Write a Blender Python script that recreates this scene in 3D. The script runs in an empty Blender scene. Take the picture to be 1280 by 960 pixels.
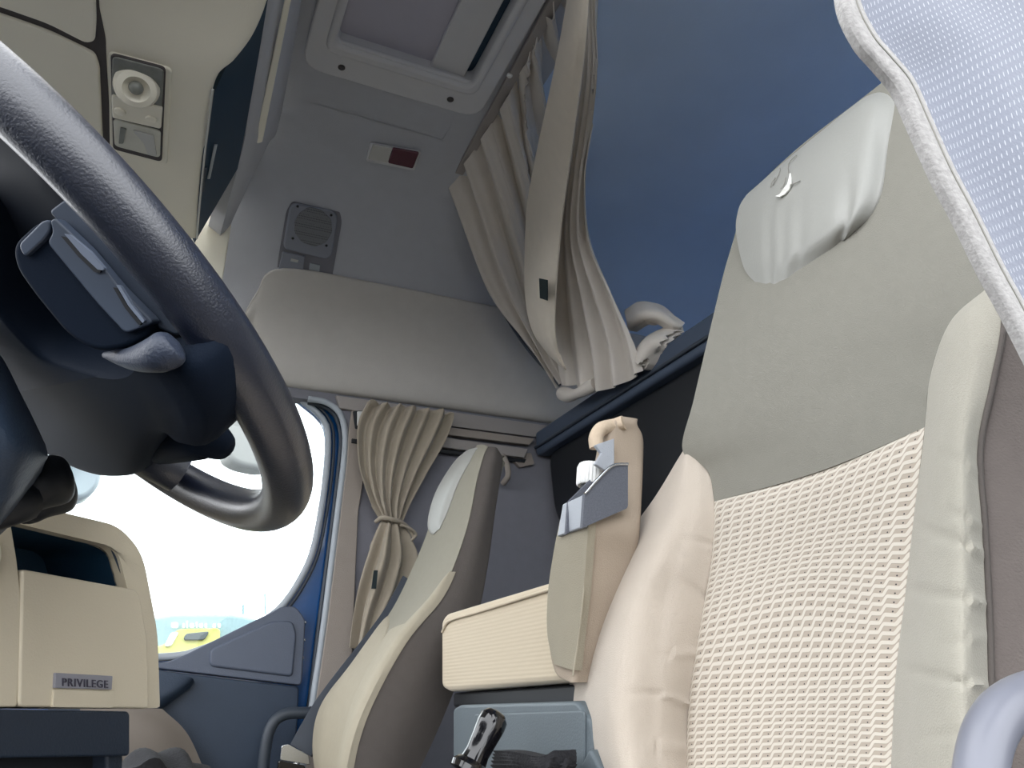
import bpy, bmesh, math, random
from mathutils import Vector as V, Matrix
random.seed(4)
C = bpy.context.scene.collection
Z0 = .55                       # eye height above the cab floor; geometry below is written relative to the eye and lifted at the end
# ------------------------------------------------------------------ measured camera
F = 961.0
yaw, pit, rol = map(math.radians, (24.5, 22.2, 0.83))
fw = V((math.sin(yaw)*math.cos(pit), math.cos(yaw)*math.cos(pit), math.sin(pit)))
r0 = V((math.cos(yaw), -math.sin(yaw), 0)); u0 = r0.cross(fw)
rt = math.cos(rol)*r0 - math.sin(rol)*u0
up = rt.cross(fw)
def ray(x, y): return fw + rt*((x-640)/F) + up*((480-y)/F)
def X_(x, y, d): r = ray(x, y); return r*(d/r.x)
def Y_(x, y, d): r = ray(x, y); return r*(d/r.y)
def Z_(x, y, d): r = ray(x, y); return r*(d/r.z)
def PL(x, y, p, n): r = ray(x, y); n = V(n); return r*(V(p).dot(n)/r.dot(n))
# ------------------------------------------------------------------ materials
def s2l(c): return tuple(((v/255)/12.92 if v/255 < .04045 else ((v/255+.055)/1.055)**2.4) for v in c)
def newmat(name, col, rough=.8, metal=0, noise=0, nscale=30, bump=0, bscale=400, sheen=0, spec=.5, coat=0):
    m = bpy.data.materials.new(name); m.use_nodes = True
    nt = m.node_tree; b = nt.nodes['Principled BSDF']; c = s2l(col)
    b.inputs['Base Color'].default_value = (*c, 1); b.inputs['Roughness'].default_value = rough
    b.inputs['Metallic'].default_value = metal; b.inputs['Specular IOR Level'].default_value = spec
    b.inputs['Sheen Weight'].default_value = sheen; b.inputs['Coat Weight'].default_value = coat
    tc = nt.nodes.new('ShaderNodeTexCoord')
    n = nt.nodes.new('ShaderNodeTexNoise'); n.inputs['Scale'].default_value = nscale; n.inputs['Detail'].default_value = 5
    nt.links.new(tc.outputs['Object'], n.inputs['Vector'])
    mx = nt.nodes.new('ShaderNodeMix'); mx.data_type = 'RGBA'
    mx.inputs['A'].default_value = tuple(max(0, v*(1-noise)) for v in c)+(1,)
    mx.inputs['B'].default_value = tuple(min(1, v*(1+noise)) for v in c)+(1,)
    nt.links.new(n.outputs['Fac'], mx.inputs['Factor']); nt.links.new(mx.outputs['Result'], b.inputs['Base Color'])
    if bump:
        n2 = nt.nodes.new('ShaderNodeTexNoise'); n2.inputs['Scale'].default_value = bscale; n2.inputs['Detail'].default_value = 3
        nt.links.new(tc.outputs['Object'], n2.inputs['Vector'])
        bp = nt.nodes.new('ShaderNodeBump'); bp.inputs['Strength'].default_value = bump; bp.inputs['Distance'].default_value = .002
        nt.links.new(n2.outputs['Fac'], bp.inputs['Height']); nt.links.new(bp.outputs['Normal'], b.inputs['Normal'])
    return m
M = {}
M['headliner'] = newmat('headliner', (182,184,190), .95, noise=.05, bump=.3, bscale=600)
M['headliner_pad'] = newmat('headliner_pad', (192,188,182), .95, noise=.06, bump=.3, bscale=600)
M['glare_blue'] = newmat('glare_blue', (204,222,246), .95, noise=.10, nscale=5, bump=.2, bscale=500)  # dark sleeper lining painted pale blue to stand in for veiling glare
M['side_cloth'] = newmat('side_cloth', (122,122,130), .95, noise=.08, bump=.3, bscale=500)
M['pillar_trim'] = newmat('pillar_trim', (150,141,133), .9, noise=.06, bump=.3, bscale=500)
M['hatch'] = newmat('hatch', (204,204,206), .6, noise=.03)
M['hatch_blind'] = newmat('hatch_blind', (182,180,192), .8, noise=.04)
M['beige_plastic'] = newmat('beige_plastic', (236,231,214), .5, noise=.03, nscale=8, bump=.15, bscale=500)
M['dash_beige'] = newmat('dash_beige', (204,194,172), .45, noise=.04, nscale=9, bump=.15, bscale=450)
M['groove'] = newmat('groove', (70,66,66), .8)
M['dark_plastic'] = newmat('dark_plastic', (34,44,58), .5, noise=.06, bump=.25, bscale=350)
M['navy_panel'] = newmat('navy_panel', (22,52,74), .45, noise=.05)
M['black'] = newmat('black', (16,20,26), .55, noise=.1)
M['gloss_black'] = newmat('gloss_black', (12,12,16), .12, noise=.1, coat=.6)
M['wheel_leather'] = newmat('wheel_leather', (8,18,38), .42, noise=.15, nscale=60, bump=.3, bscale=700, spec=.8, coat=.7)
M['wheel_leather'].node_tree.nodes['Principled BSDF'].inputs['Coat Roughness'].default_value = .3
M['wheel_plastic'] = newmat('wheel_plastic', (14,24,38), .75, noise=.08, nscale=20, bump=.15, bscale=900, spec=.12)
M['thumb_lit_leather'] = newmat('thumb_lit_leather', (44,52,68), .5, bump=.4, bscale=500)  # leather tone lightened to paint the bright spot on the thumb rest
M['wheel_core'] = newmat('wheel_core', (12,20,32), .6, noise=.1)
M['bunk_grey'] = newmat('bunk_grey', (64,76,94), .6, noise=.06, bump=.2)
M['switch'] = newmat('switch', (62,72,88), .42, noise=.04)
M['key_highlight'] = newmat('key_highlight', (120,130,148), .4)  # paler tone for the highlights painted on the switch keys
M['curtain'] = newmat('curtain', (204,197,188), .9, noise=.06, bump=.4, bscale=700, sheen=.2)
M['curtain_band'] = newmat('curtain_band', (226,216,200), .9, noise=.06, bump=.4, bscale=700, sheen=.2)
M['side_curtain'] = newmat('side_curtain', (156,146,130), .9, noise=.07, bump=.4, bscale=700, sheen=.2)
M['tag'] = newmat('tag', (18,36,40), .7)
M['seat_shoulder'] = newmat('seat_shoulder', (130,128,119), .85, noise=.05, nscale=60, bump=.3, bscale=900)
M['seat_bolster'] = newmat('seat_bolster', (188,177,164), .9, noise=.06, nscale=25, bump=.35, bscale=800, sheen=.2)
M['near_bolster'] = newmat('near_bolster', (166,162,150), .9, noise=.06, nscale=25, bump=.35, bscale=800, sheen=.2)
M['seat_leather'] = newmat('seat_leather', (156,156,151), .42, noise=.03, nscale=20, bump=.15, bscale=300)
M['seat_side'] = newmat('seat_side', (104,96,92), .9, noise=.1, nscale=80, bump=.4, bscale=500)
M['seat_shell'] = newmat('seat_shell', (40,40,46), .7)
M['pass_front'] = newmat('pass_front', (140,136,122), .85, noise=.05, nscale=60, bump=.3, bscale=900)
M['pass_bolster'] = newmat('pass_bolster', (162,154,136), .85, noise=.05, nscale=60, bump=.3, bscale=900)
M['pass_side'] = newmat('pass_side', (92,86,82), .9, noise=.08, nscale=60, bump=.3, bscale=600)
M['post_front'] = newmat('post_front', (150,143,126), .9, noise=.05, bump=.3, bscale=700)
M['post_side'] = newmat('post_side', (166,152,136), .9, noise=.07, bump=.3, bscale=700)
M['silver'] = newmat('silver', (165,170,178), .45, noise=.05, bump=.4, bscale=800)
M['grey_speckle'] = newmat('grey_speckle', (88,92,102), .6, noise=.4, nscale=500, bump=.4, bscale=800)
M['white_plastic'] = newmat('white_plastic', (225,226,224), .45)
M['rail'] = newmat('rail', (150,144,140), .5, noise=.03)
M['blue_paint'] = newmat('blue_paint', (2,70,128), .25, coat=.6)
M['seal'] = newmat('seal', (48,56,66), .5)
M['seal_light'] = newmat('seal_light', (160,167,174), .45)
M['door_panel'] = newmat('door_panel', (40,54,72), .55, noise=.06, bump=.3, bscale=350)
M['door_insert'] = newmat('door_insert', (84,92,108), .5, noise=.05, bump=.3, bscale=350)
M['door_brown'] = newmat('door_brown', (112,104,96), .7, noise=.05)
M['belt'] = newmat('belt', (74,80,90), .6, bump=.3, bscale=900)
M['chrome'] = newmat('chrome', (210,214,220), .15, metal=1)
M['grey_box'] = newmat('grey_box', (92,102,108), .5, noise=.12, nscale=12, bump=.2)
M['grab_grey'] = newmat('grab_grey', (118,120,130), .35, noise=.06, nscale=60)
M['red_lens'] = newmat('red_lens', (84,42,56), .25)
M['clear_lens'] = newmat('clear_lens', (190,190,186), .2)
M['lamp_dark'] = newmat('lamp_dark', (120,122,116), .3, noise=.3, nscale=60)
M['lamp_clear'] = newmat('lamp_clear', (205,204,192), .15, noise=.15, nscale=30)
M['badge'] = newmat('badge', (138,138,146), .4)
M['badge_ink'] = newmat('badge_ink', (62,60,74), .6)
M['stitch'] = newmat('stitch', (232,232,226), .8)
M['stitch_grey'] = newmat('stitch_grey', (140,138,132), .8)
M['orange'] = newmat('orange', (190,95,50), .4)
M['floor'] = newmat('floor', (52,54,58), .9, noise=.2, bump=.5)
M['asphalt'] = newmat('asphalt', (66,66,66), .95, noise=.2, nscale=3)
M['mirror_shell'] = newmat('mirror_shell', (178,178,172), .5)
M['mirror_pale'] = newmat('mirror_pale', (196,208,212), .3, noise=.1)
M['yellow'] = newmat('yellow', (214,212,128), .5)
M['pale_teal'] = newmat('pale_teal', (150,176,180), .5, noise=.2)
M['dark_grey'] = newmat('dark_grey', (90,98,98), .6)
M['offwhite'] = newmat('offwhite', (240,240,236), .6)
M['foam'] = newmat('foam', (196,178,156), .95, noise=.2, bump=1, bscale=120)
M['speaker_grey'] = newmat('speaker_grey', (134,138,148), .7, bump=.1)
M['knit'] = newmat('knit', (30,30,34), .95, bump=1, bscale=200)

def glass():
    m = bpy.data.materials.new('window_glass'); m.use_nodes = True; nt = m.node_tree; nt.nodes.clear()
    o = nt.nodes.new('ShaderNodeOutputMaterial'); t = nt.nodes.new('ShaderNodeBsdfTransparent'); g = nt.nodes.new('ShaderNodeBsdfGlossy')
    t.inputs['Color'].default_value = (.93, .96, .96, 1); g.inputs['Roughness'].default_value = .02
    f = nt.nodes.new('ShaderNodeFresnel'); f.inputs['IOR'].default_value = 1.3; mx = nt.nodes.new('ShaderNodeMixShader')
    nt.links.new(f.outputs[0], mx.inputs[0]); nt.links.new(t.outputs[0], mx.inputs[1]); nt.links.new(g.outputs[0], mx.inputs[2]); nt.links.new(mx.outputs[0], o.inputs[0])
    return m
M['glass'] = glass()
def mathn(nt, op, a, b=None, c=None):
    n = nt.nodes.new('ShaderNodeMath'); n.operation = op
    for i, v in enumerate((a, b, c)):
        if v is None: continue
        if isinstance(v, (int, float)): n.inputs[i].default_value = v
        else: nt.links.new(v, n.inputs[i])
    return n.outputs[0]
def knit_mat():                # cream zigzag ribs with small dark stitch holes; UV is in metres
    m = newmat('zigzag_knit', (226,216,202), .9); nt = m.node_tree; b = nt.nodes['Principled BSDF']
    tc = [n for n in nt.nodes if n.type == 'TEX_COORD'][0]
    sp = nt.nodes.new('ShaderNodeSeparateXYZ'); nt.links.new(tc.outputs['UV'], sp.inputs[0])
    P = .0148; Q = .0070
    u = mathn(nt, 'DIVIDE', sp.outputs[0], P); v = mathn(nt, 'DIVIDE', sp.outputs[1], Q)
    fu = mathn(nt, 'FRACT', u)
    ramp = nt.nodes.new('ShaderNodeMapRange'); ramp.interpolation_type = 'SMOOTHSTEP'; nt.links.new(fu, ramp.inputs[0]); ramp.inputs[1].default_value = .0; ramp.inputs[2].default_value = .46
    st = mathn(nt, 'ADD', mathn(nt, 'FLOOR', u), ramp.outputs[0])
    w = mathn(nt, 'SUBTRACT', v, mathn(nt, 'MULTIPLY', st, .92))
    fr = mathn(nt, 'FRACT', w)
    bump_ = mathn(nt, 'MULTIPLY', ramp.outputs[0], mathn(nt, 'SUBTRACT', 1, ramp.outputs[0]))
    h = mathn(nt, 'ADD', mathn(nt, 'PINGPONG', fr, .5), mathn(nt, 'MULTIPLY', bump_, .75))
    rib = nt.nodes.new('ShaderNodeMapRange'); rib.interpolation_type = 'SMOOTHSTEP'
    nt.links.new(h, rib.inputs[0]); rib.inputs[1].default_value = .24; rib.inputs[2].default_value = .34
    uu = mathn(nt, 'SUBTRACT', fu, .86); ww = mathn(nt, 'SUBTRACT', mathn(nt, 'FRACT', mathn(nt, 'ADD', w, .5)), .40)
    d = mathn(nt, 'ADD', mathn(nt, 'POWER', mathn(nt, 'MULTIPLY', uu, P/.0011), 2), mathn(nt, 'POWER', mathn(nt, 'MULTIPLY', ww, Q/.0009), 2))
    hole = mathn(nt, 'LESS_THAN', d, .6)
    mx = nt.nodes.new('ShaderNodeMix'); mx.data_type = 'RGBA'
    mx.inputs['A'].default_value = (*s2l((172,161,148)), 1); mx.inputs['B'].default_value = (*s2l((206,199,187)), 1); nt.links.new(rib.outputs[0], mx.inputs['Factor'])
    m2 = nt.nodes.new('ShaderNodeMix'); m2.data_type = 'RGBA'; m2.inputs['B'].default_value = (*s2l((70,66,68)), 1)
    nt.links.new(hole, m2.inputs['Factor']); nt.links.new(mx.outputs['Result'], m2.inputs['A']); nt.links.new(m2.outputs['Result'], b.inputs['Base Color'])
    bp = nt.nodes.new('ShaderNodeBump'); bp.inputs['Strength'].default_value = .35; bp.inputs['Distance'].default_value = .0015
    nt.links.new(rib.outputs[0], bp.inputs['Height']); nt.links.new(bp.outputs['Normal'], b.inputs['Normal'])
    return m
M['knit_zig'] = knit_mat()
def dash_mat():                # pale cloth with rows of little white woven dashes
    m = newmat('dashed_cloth', (196,200,212), .85, sheen=.2); nt = m.node_tree; b = nt.nodes['Principled BSDF']
    tc = [n for n in nt.nodes if n.type == 'TEX_COORD'][0]
    sp = nt.nodes.new('ShaderNodeSeparateXYZ'); nt.links.new(tc.outputs['UV'], sp.inputs[0])
    row = mathn(nt, 'DIVIDE', sp.outputs[1], .0048); ri = mathn(nt, 'FLOOR', row); rf = mathn(nt, 'SUBTRACT', mathn(nt, 'FRACT', row), .5)
    u = mathn(nt, 'ADD', mathn(nt, 'DIVIDE', sp.outputs[0], .0062), mathn(nt, 'MULTIPLY', mathn(nt, 'MODULO', ri, 2), .5))
    uf = mathn(nt, 'SUBTRACT', mathn(nt, 'FRACT', u), .5)
    d = mathn(nt, 'ADD', mathn(nt, 'POWER', mathn(nt, 'DIVIDE', mathn(nt, 'ADD', uf, mathn(nt, 'MULTIPLY', rf, .35)), .10), 2), mathn(nt, 'POWER', mathn(nt, 'DIVIDE', rf, .26), 2))
    k = mathn(nt, 'LESS_THAN', d, 1)
    mx = nt.nodes.new('ShaderNodeMix'); mx.data_type = 'RGBA'
    mx.inputs['A'].default_value = (*s2l((122,127,140)), 1); mx.inputs['B'].default_value = (*s2l((176,179,188)), 1)
    nt.links.new(k, mx.inputs['Factor']); nt.links.new(mx.outputs['Result'], b.inputs['Base Color'])
    n2 = nt.nodes.new('ShaderNodeTexNoise'); n2.inputs['Scale'].default_value = 500; nt.links.new(tc.outputs['Object'], n2.inputs['Vector'])
    bp = nt.nodes.new('ShaderNodeBump'); bp.inputs['Strength'].default_value = .22; bp.inputs['Distance'].default_value = .001
    nt.links.new(n2.outputs['Fac'], bp.inputs['Height']); nt.links.new(bp.outputs['Normal'], b.inputs['Normal'])
    return m
M['dashed'] = dash_mat()
def rib_mat():
    m = newmat('corded_cloth', (196,182,158), .9, sheen=.2); nt = m.node_tree; b = nt.nodes['Principled BSDF']
    tc = [n for n in nt.nodes if n.type == 'TEX_COORD'][0]
    sp = nt.nodes.new('ShaderNodeSeparateXYZ'); nt.links.new(tc.outputs['Object'], sp.inputs[0])
    h = mathn(nt, 'PINGPONG', mathn(nt, 'FRACT', mathn(nt, 'DIVIDE', sp.outputs[2], .0055)), .5)
    bp = nt.nodes.new('ShaderNodeBump'); bp.inputs['Strength'].default_value = .5; bp.inputs['Distance'].default_value = .0012
    nt.links.new(h, bp.inputs['Height']); nt.links.new(bp.outputs['Normal'], b.inputs['Normal'])
    return m
M['corded'] = rib_mat()
def grille_mat():
    m = newmat('speaker_grille', (110,112,116), .7); nt = m.node_tree; b = nt.nodes['Principled BSDF']
    tc = [n for n in nt.nodes if n.type == 'TEX_COORD'][0]
    vo = nt.nodes.new('ShaderNodeTexVoronoi'); vo.inputs['Scale'].default_value = 220; vo.inputs['Randomness'].default_value = .1
    nt.links.new(tc.outputs['Object'], vo.inputs['Vector'])
    k = mathn(nt, 'LESS_THAN', vo.outputs['Distance'], .3)
    mx = nt.nodes.new('ShaderNodeMix'); mx.data_type = 'RGBA'
    mx.inputs['A'].default_value = (*s2l((118,120,124)), 1); mx.inputs['B'].default_value = (*s2l((60,62,68)), 1)
    nt.links.new(k, mx.inputs['Factor']); nt.links.new(mx.outputs['Result'], b.inputs['Base Color'])
    return m
M['grille'] = grille_mat()
# ------------------------------------------------------------------ object helpers
def obj(name, me, mat, parent=None, label=None):
    me.name = name; o = bpy.data.objects.new(name, me); C.objects.link(o)
    me.materials.clear(); me.materials.append(M[mat])
    if parent is not None:
        o.parent = parent
        o.location = (0, 0, 0) if parent.type == 'MESH' else -parent.location
    if label: o['label'] = label
    return o
def thing(name, label, cat, loc, group=None):
    o = bpy.data.objects.new(name, None); C.objects.link(o); o.location = V(loc); o.empty_display_size = .05
    o['label'] = label; o['category'] = cat
    if group: o['group'] = group
    return o
def tag(o, label, cat, group=None):
    o['label'] = label; o['category'] = cat
    if group: o['group'] = group
    return o
def struct(o, label=None, cat=None):
    o['kind'] = 'structure'
    if label: o['label'] = label
    if cat: o['category'] = cat
    return o
def bev(o, w, seg=3, ang=35):
    b = o.modifiers.new('bevel', 'BEVEL'); b.width = w; b.segments = seg; b.limit_method = 'ANGLE'; b.angle_limit = math.radians(ang)
    for p in o.data.polygons: p.use_smooth = True
    w_ = o.modifiers.new('wn', 'WEIGHTED_NORMAL'); w_.keep_sharp = True
    return o
def mesh(verts, faces, smooth=False, sharp=40, uvs=None):
    me = bpy.data.meshes.new('m'); me.from_pydata([tuple(v) for v in verts], [], faces)
    if uvs is not None:
        ul = me.uv_layers.new(name='UVMap')
        for p in me.polygons:
            for li, vi in zip(p.loop_indices, p.vertices): ul.data[li].uv = uvs[vi]
    bm = bmesh.new(); bm.from_mesh(me); bmesh.ops.recalc_face_normals(bm, faces=bm.faces)
    for f in bm.faces: f.smooth = smooth
    if smooth:
        for e in bm.edges:
            if len(e.link_faces) == 2 and e.calc_face_angle(0) > math.radians(sharp): e.smooth = False
    bm.to_mesh(me); bm.free(); return me
def box(lo, hi):
    x0, y0, z0 = lo; x1, y1, z1 = hi
    v = [(x0,y0,z0),(x1,y0,z0),(x1,y1,z0),(x0,y1,z0),(x0,y0,z1),(x1,y0,z1),(x1,y1,z1),(x0,y1,z1)]
    return mesh(v, [(0,3,2,1),(4,5,6,7),(0,1,5,4),(1,2,6,5),(2,3,7,6),(3,0,4,7)])
def rnd(pts, r, n=5, closed=True):           # round the corners of a polygon (per-corner radius list or number)
    out = []; N = len(pts); rr = r if isinstance(r, (list, tuple)) else [r]*N
    for i in range(N):
        p = V(pts[i])
        if (not closed and i in (0, N-1)) or rr[i] <= 0: out.append(p); continue
        a = V(pts[i-1])-p; b = V(pts[(i+1) % N])-p
        d = min(rr[i], a.length*.48, b.length*.48); a = p+a.normalized()*d; b = p+b.normalized()*d
        for k in range(n+1):
            t = k/n; out.append(a*(1-t)**2 + p*2*t*(1-t) + b*t*t)
    return out
def prism(pts, vec):
    n = len(pts); vec = V(vec); v = [V(p) for p in pts]+[V(p)+vec for p in pts]
    return mesh(v, [tuple(range(n)), tuple(range(2*n-1, n-1, -1))]+[(i, (i+1) % n, n+(i+1) % n, n+i) for i in range(n)])
def resample(pts, n, closed=True):
    P = [V(p) for p in pts]
    if closed: P = P+[P[0]]
    L = [0]
    for a, b in zip(P, P[1:]): L.append(L[-1]+(b-a).length)
    out = []; m = n if closed else n-1; j = 0
    for k in range(n):
        s = L[-1]*k/m
        while j < len(L)-2 and L[j+1] < s: j += 1
        t = (s-L[j])/max(1e-9, L[j+1]-L[j]); out.append(P[j].lerp(P[j+1], min(1, t)))
    return out
def ringslab(outer, inner, vec, n=96):       # frame between two closed loops that start near one another
    A = resample(outer, n); B = resample(inner, n); vec = V(vec); v = A+B+[p+vec for p in A]+[p+vec for p in B]; f = []
    for i in range(n):
        j = (i+1) % n
        f += [(i, j, n+j, n+i), (2*n+i, 3*n+i, 3*n+j, 2*n+j), (i, 2*n+i, 2*n+j, j), (n+i, n+j, 3*n+j, 3*n+i)]
    return mesh(v, f, True, 35)
def stripslab(A, B, vec, n=60):              # open band between two curves, given thickness
    A = resample(A, n, False); B = resample(B, n, False); vec = V(vec); v = A+B+[p+vec for p in A]+[p+vec for p in B]; f = []
    for i in range(n-1):
        j = i+1; f += [(i, j, n+j, n+i), (2*n+i, 3*n+i, 3*n+j, 2*n+j), (i, 2*n+i, 2*n+j, j), (n+i, n+j, 3*n+j, 3*n+i)]
    f += [(0, n, 3*n, 2*n), (n-1, 3*n-1, 4*n-1, 2*n-1)]
    return mesh(v, f, True, 35)
def cr(P, t):                                 # Catmull-Rom through P, t in 0..1
    n = len(P)-1; x = min(t*n, n-1e-6); i = int(x); f = x-i
    p0 = P[i-1] if i > 0 else P[0]*2-P[1]; p1 = P[i]; p2 = P[i+1]; p3 = P[i+2] if i+2 <= n else P[n]*2-P[n-1]
    return .5*((2*p1)+(p2-p0)*f+(2*p0-5*p1+4*p2-p3)*f*f+(3*p1-p0-3*p2+p3)*f**3)
def curve(P, n): P = [V(p) for p in P]; return [cr(P, k/(n-1)) for k in range(n)]
def tube(P, r, n=None, seg=12, closed=False, smooth_path=True, caps=True):
    P = [V(p) for p in P]
    if n and smooth_path and not closed:
        rr = r if callable(r) else None
        P = curve(P, n)
    N = len(P); v = []; f = []
    T = []
    for i in range(N):
        a = P[(i-1) % N] if closed or i > 0 else P[0]; b = P[(i+1) % N] if closed or i < N-1 else P[-1]
        T.append((b-a).normalized())
    nrm = T[0].orthogonal().normalized()
    for i in range(N):
        nrm = (nrm - T[i]*nrm.dot(T[i])).normalized(); b = T[i].cross(nrm)
        ri = r(i/(N-1)) if callable(r) else r
        for k in range(seg):
            a = 2*math.pi*k/seg; v.append(P[i]+(nrm*math.cos(a)+b*math.sin(a))*ri)
    M_ = N if closed else N-1
    for i in range(M_):
        for k in range(seg):
            j = (i+1) % N; f.append((i*seg+k, i*seg+(k+1) % seg, j*seg+(k+1) % seg, j*seg+k))
    if not closed and caps: f += [tuple(range(seg)), tuple(range((N-1)*seg, N*seg))]
    return mesh(v, f, True, 60)
def lathe(prof, base, axis, seg=32, fn=None): # prof: (radius, height)
    ax = V(axis).normalized(); a = ax.orthogonal().normalized(); b = ax.cross(a); v = []; f = []; n = len(prof)
    for (r, h) in prof:
        for k in range(seg):
            t = 2*math.pi*k/seg; rr = r*(fn(t) if fn else 1); v.append(V(base)+ax*h+(a*math.cos(t)+b*math.sin(t))*rr)
    for i in range(n-1):
        for k in range(seg): f.append((i*seg+k, i*seg+(k+1) % seg, (i+1)*seg+(k+1) % seg, (i+1)*seg+k))
    f += [tuple(range(seg)), tuple(range((n-1)*seg, n*seg))]
    return mesh(v, f, True, 40)
def grid(ctrl, nu=24, nv=24):
    R = [[V(p) for p in row] for row in ctrl]; rows = [[cr(r, k/(nu-1)) if len(r) > 2 else r[0].lerp(r[1], k/(nu-1)) for k in range(nu)] for r in R]
    G = []
    for j in range(nv):
        t = j/(nv-1)
        G.append([cr([rw[k] for rw in rows], t) if len(rows) > 2 else rows[0][k].lerp(rows[1][k], t) for k in range(nu)])
    return G
def normals(G, toward):
    nv, nu = len(G), len(G[0]); N = []
    for j in range(nv):
        r = []
        for i in range(nu):
            a = G[j][min(i+1, nu-1)]-G[j][max(i-1, 0)]; b = G[min(j+1, nv-1)][i]-G[max(j-1, 0)][i]
            n = a.cross(b)
            if n.length < 1e-9: n = V(toward)
            n.normalize()
            if n.dot(V(toward)) < 0: n = -n
            r.append(n)
        N.append(r)
    return N
def disp(G, toward, fn):                      # move along the surface normal by fn(u, v)
    N = normals(G, toward); nv, nu = len(G), len(G[0])
    return [[G[j][i]+N[j][i]*fn(i/(nu-1), j/(nv-1)) for i in range(nu)] for j in range(nv)]
def puff(h, e=8): return lambda u, v: h*(1-abs(2*u-1)**e)*(1-abs(2*v-1)**e)
def solid(G, back, sharp=50):                 # closed body: front grid and the same grid moved by `back` (vector or fn(u,v))
    nv, nu = len(G), len(G[0]); n = nu*nv; v = [p for r in G for p in r]
    back_fn = back if callable(back) else (lambda p, u, w: p+V(back))
    v += [back_fn(G[j][i], i/(nu-1), j/(nv-1)) for j in range(nv) for i in range(nu)]
    U = [[0]*nu for _ in range(nv)]; W = [[0]*nu for _ in range(nv)]
    mu = sum((G[nv//2][i+1]-G[nv//2][i]).length for i in range(nu-1)); mv = sum((G[j+1][nu//2]-G[j][nu//2]).length for j in range(nv-1))
    uv = [(mu*i/(nu-1), mv*j/(nv-1)) for j in range(nv) for i in range(nu)]*2
    f = []
    for j in range(nv-1):
        for i in range(nu-1):
            a = j*nu+i; f.append((a, a+1, a+nu+1, a+nu)); f.append((n+a, n+a+nu, n+a+nu+1, n+a+1))
    for i in range(nu-1):
        f.append((i, n+i, n+i+1, i+1)); a = (nv-1)*nu+i; f.append((a, a+1, n+a+1, n+a))
    for j in range(nv-1):
        a = j*nu; f.append((a, a+nu, n+a+nu, n+a)); a = j*nu+nu-1; f.append((a, n+a, n+a+nu, a+nu))
    return mesh(v, f, True, sharp, uv)

# ================================================================== SHELL OF THE CAB
YW = 2.10
prof = [(2.13,.80),(2.10,.88),(2.04,1.04),(1.98,1.12),(1.90,1.19),(1.80,1.255),(1.70,1.295),(1.58,1.32),(1.40,1.33),(.30,1.33),(.10,1.25),(.04,1.12),(.03,1.00)]
CP = curve([V((0, y, z)) for y, z in prof], 60)
def sheet(x0, x1, pts, th, mat, name, parent=None):
    n = len(pts); v = []
    for x in (x0, x1):
        for p in pts: v.append((x, p.y, p.z))
    out = []
    for i, p in enumerate(pts):
        a = pts[max(0, i-1)]; b = pts[min(n-1, i+1)]; t = (b-a).normalized(); out.append(V((0, p.y, p.z))+V((0, t.z, -t.y))*th)
    for x in (x0, x1):
        for p in out: v.append((x, p.y, p.z))
    f = []
    for i in range(n-1): f += [(i, i+1, n+i+1, n+i), (2*n+i, 3*n+i, 3*n+i+1, 2*n+i+1)]
    f += [(0, n, 3*n, 2*n), (n-1, 3*n-1, 4*n-1 if False else 3*n-1, n-1)][:1]
    return obj(name, mesh(v, f, True, 60), mat, parent)
side_pts = [p for p in CP if p.y > 1.5]; top_pts = [p for p in CP if p.y <= side_pts[-1].y+1e-6]
o = struct(sheet(.035, .92, side_pts, .03, 'headliner', 'ceiling'), 'grey cloth headliner curving from the roof down the passenger side', 'ceiling')
# forward roof beside the hatch: strips around the opening so that the hatch well is real
hx0, hx1, hy0, hy1 = .185, .505, .72, 1.335
c2 = sheet(.035, hx0, top_pts, .03, 'headliner', 'headliner_strip', o); c3 = sheet(hx1, .66, top_pts, .03, 'headliner', 'headliner_strip', o)
obj('headliner_strip', box((hx0, hy1, 1.33), (hx1, 1.52, 1.36)), 'headliner', o); obj('headliner_strip', box((hx0, .25, 1.33), (hx1, hy0, 1.36)), 'headliner', o)
rear_all = curve([V((0, 2.13, -.60)), V((0, 2.13, 0)), V((0, 2.13, .80))], 4)[:-1]+CP
o = struct(sheet(.92, 1.80, side_pts, .03, 'glare_blue', 'ceiling'), 'side lining of the sleeper, tinted pale blue to imitate glare', 'ceiling'); o = struct(sheet(.66, 1.80, top_pts, .03, 'glare_blue', 'ceiling'), 'lining of the sleeper roof behind the curtain, with glare painted in as pale blue', 'ceiling')
o = struct(obj('wall_back', box((1.76, .0, -.60), (1.80, 2.13, 1.34)), 'glare_blue'), 'rear wall of the sleeper, pale blue standing in for haze', 'wall')
o = struct(obj('floor', box((-.9, -.02, -.60), (1.8, 2.15, -.55)), 'floor'), 'dark cab floor', 'floor')
o = struct(obj('wall_front', box((-1.0, .0, -.6), (-.92, 2.15, -.02)), 'dark_plastic'), 'dark lower bulkhead below the windscreen', 'wall')
LW = [V((.62,0,-.6)),V((1.80,0,-.6)),V((1.80,0,1.02)),V((.62,0,1.02))]; LH = rnd([V((.70,0,.10)),V((1.72,0,.10)),V((1.72,0,.98)),V((.70,0,.98))], .06)
o = struct(obj('wall_left', ringslab([V((p.x,0,p.z)) for p in resample(LW, 120)], LH, (0, .03, 0), 120), 'side_cloth'), 'driver side rear wall around the added sleeper window', 'wall')
struct(obj('added_window', prism([p+V((0,.012,0)) for p in LH], (0, .004, 0)), 'glass'), 'unseen sleeper side window on the driver side, added to let in daylight', 'window')  # unseen opening, added so that daylight lifts the sleeper lining

struct(sheet(-.70, .035, [p for p in CP if p.y > 1.84], .03, 'headliner', 'trim_3'), 'grey lining above the front of the passenger door', 'trim')
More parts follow.
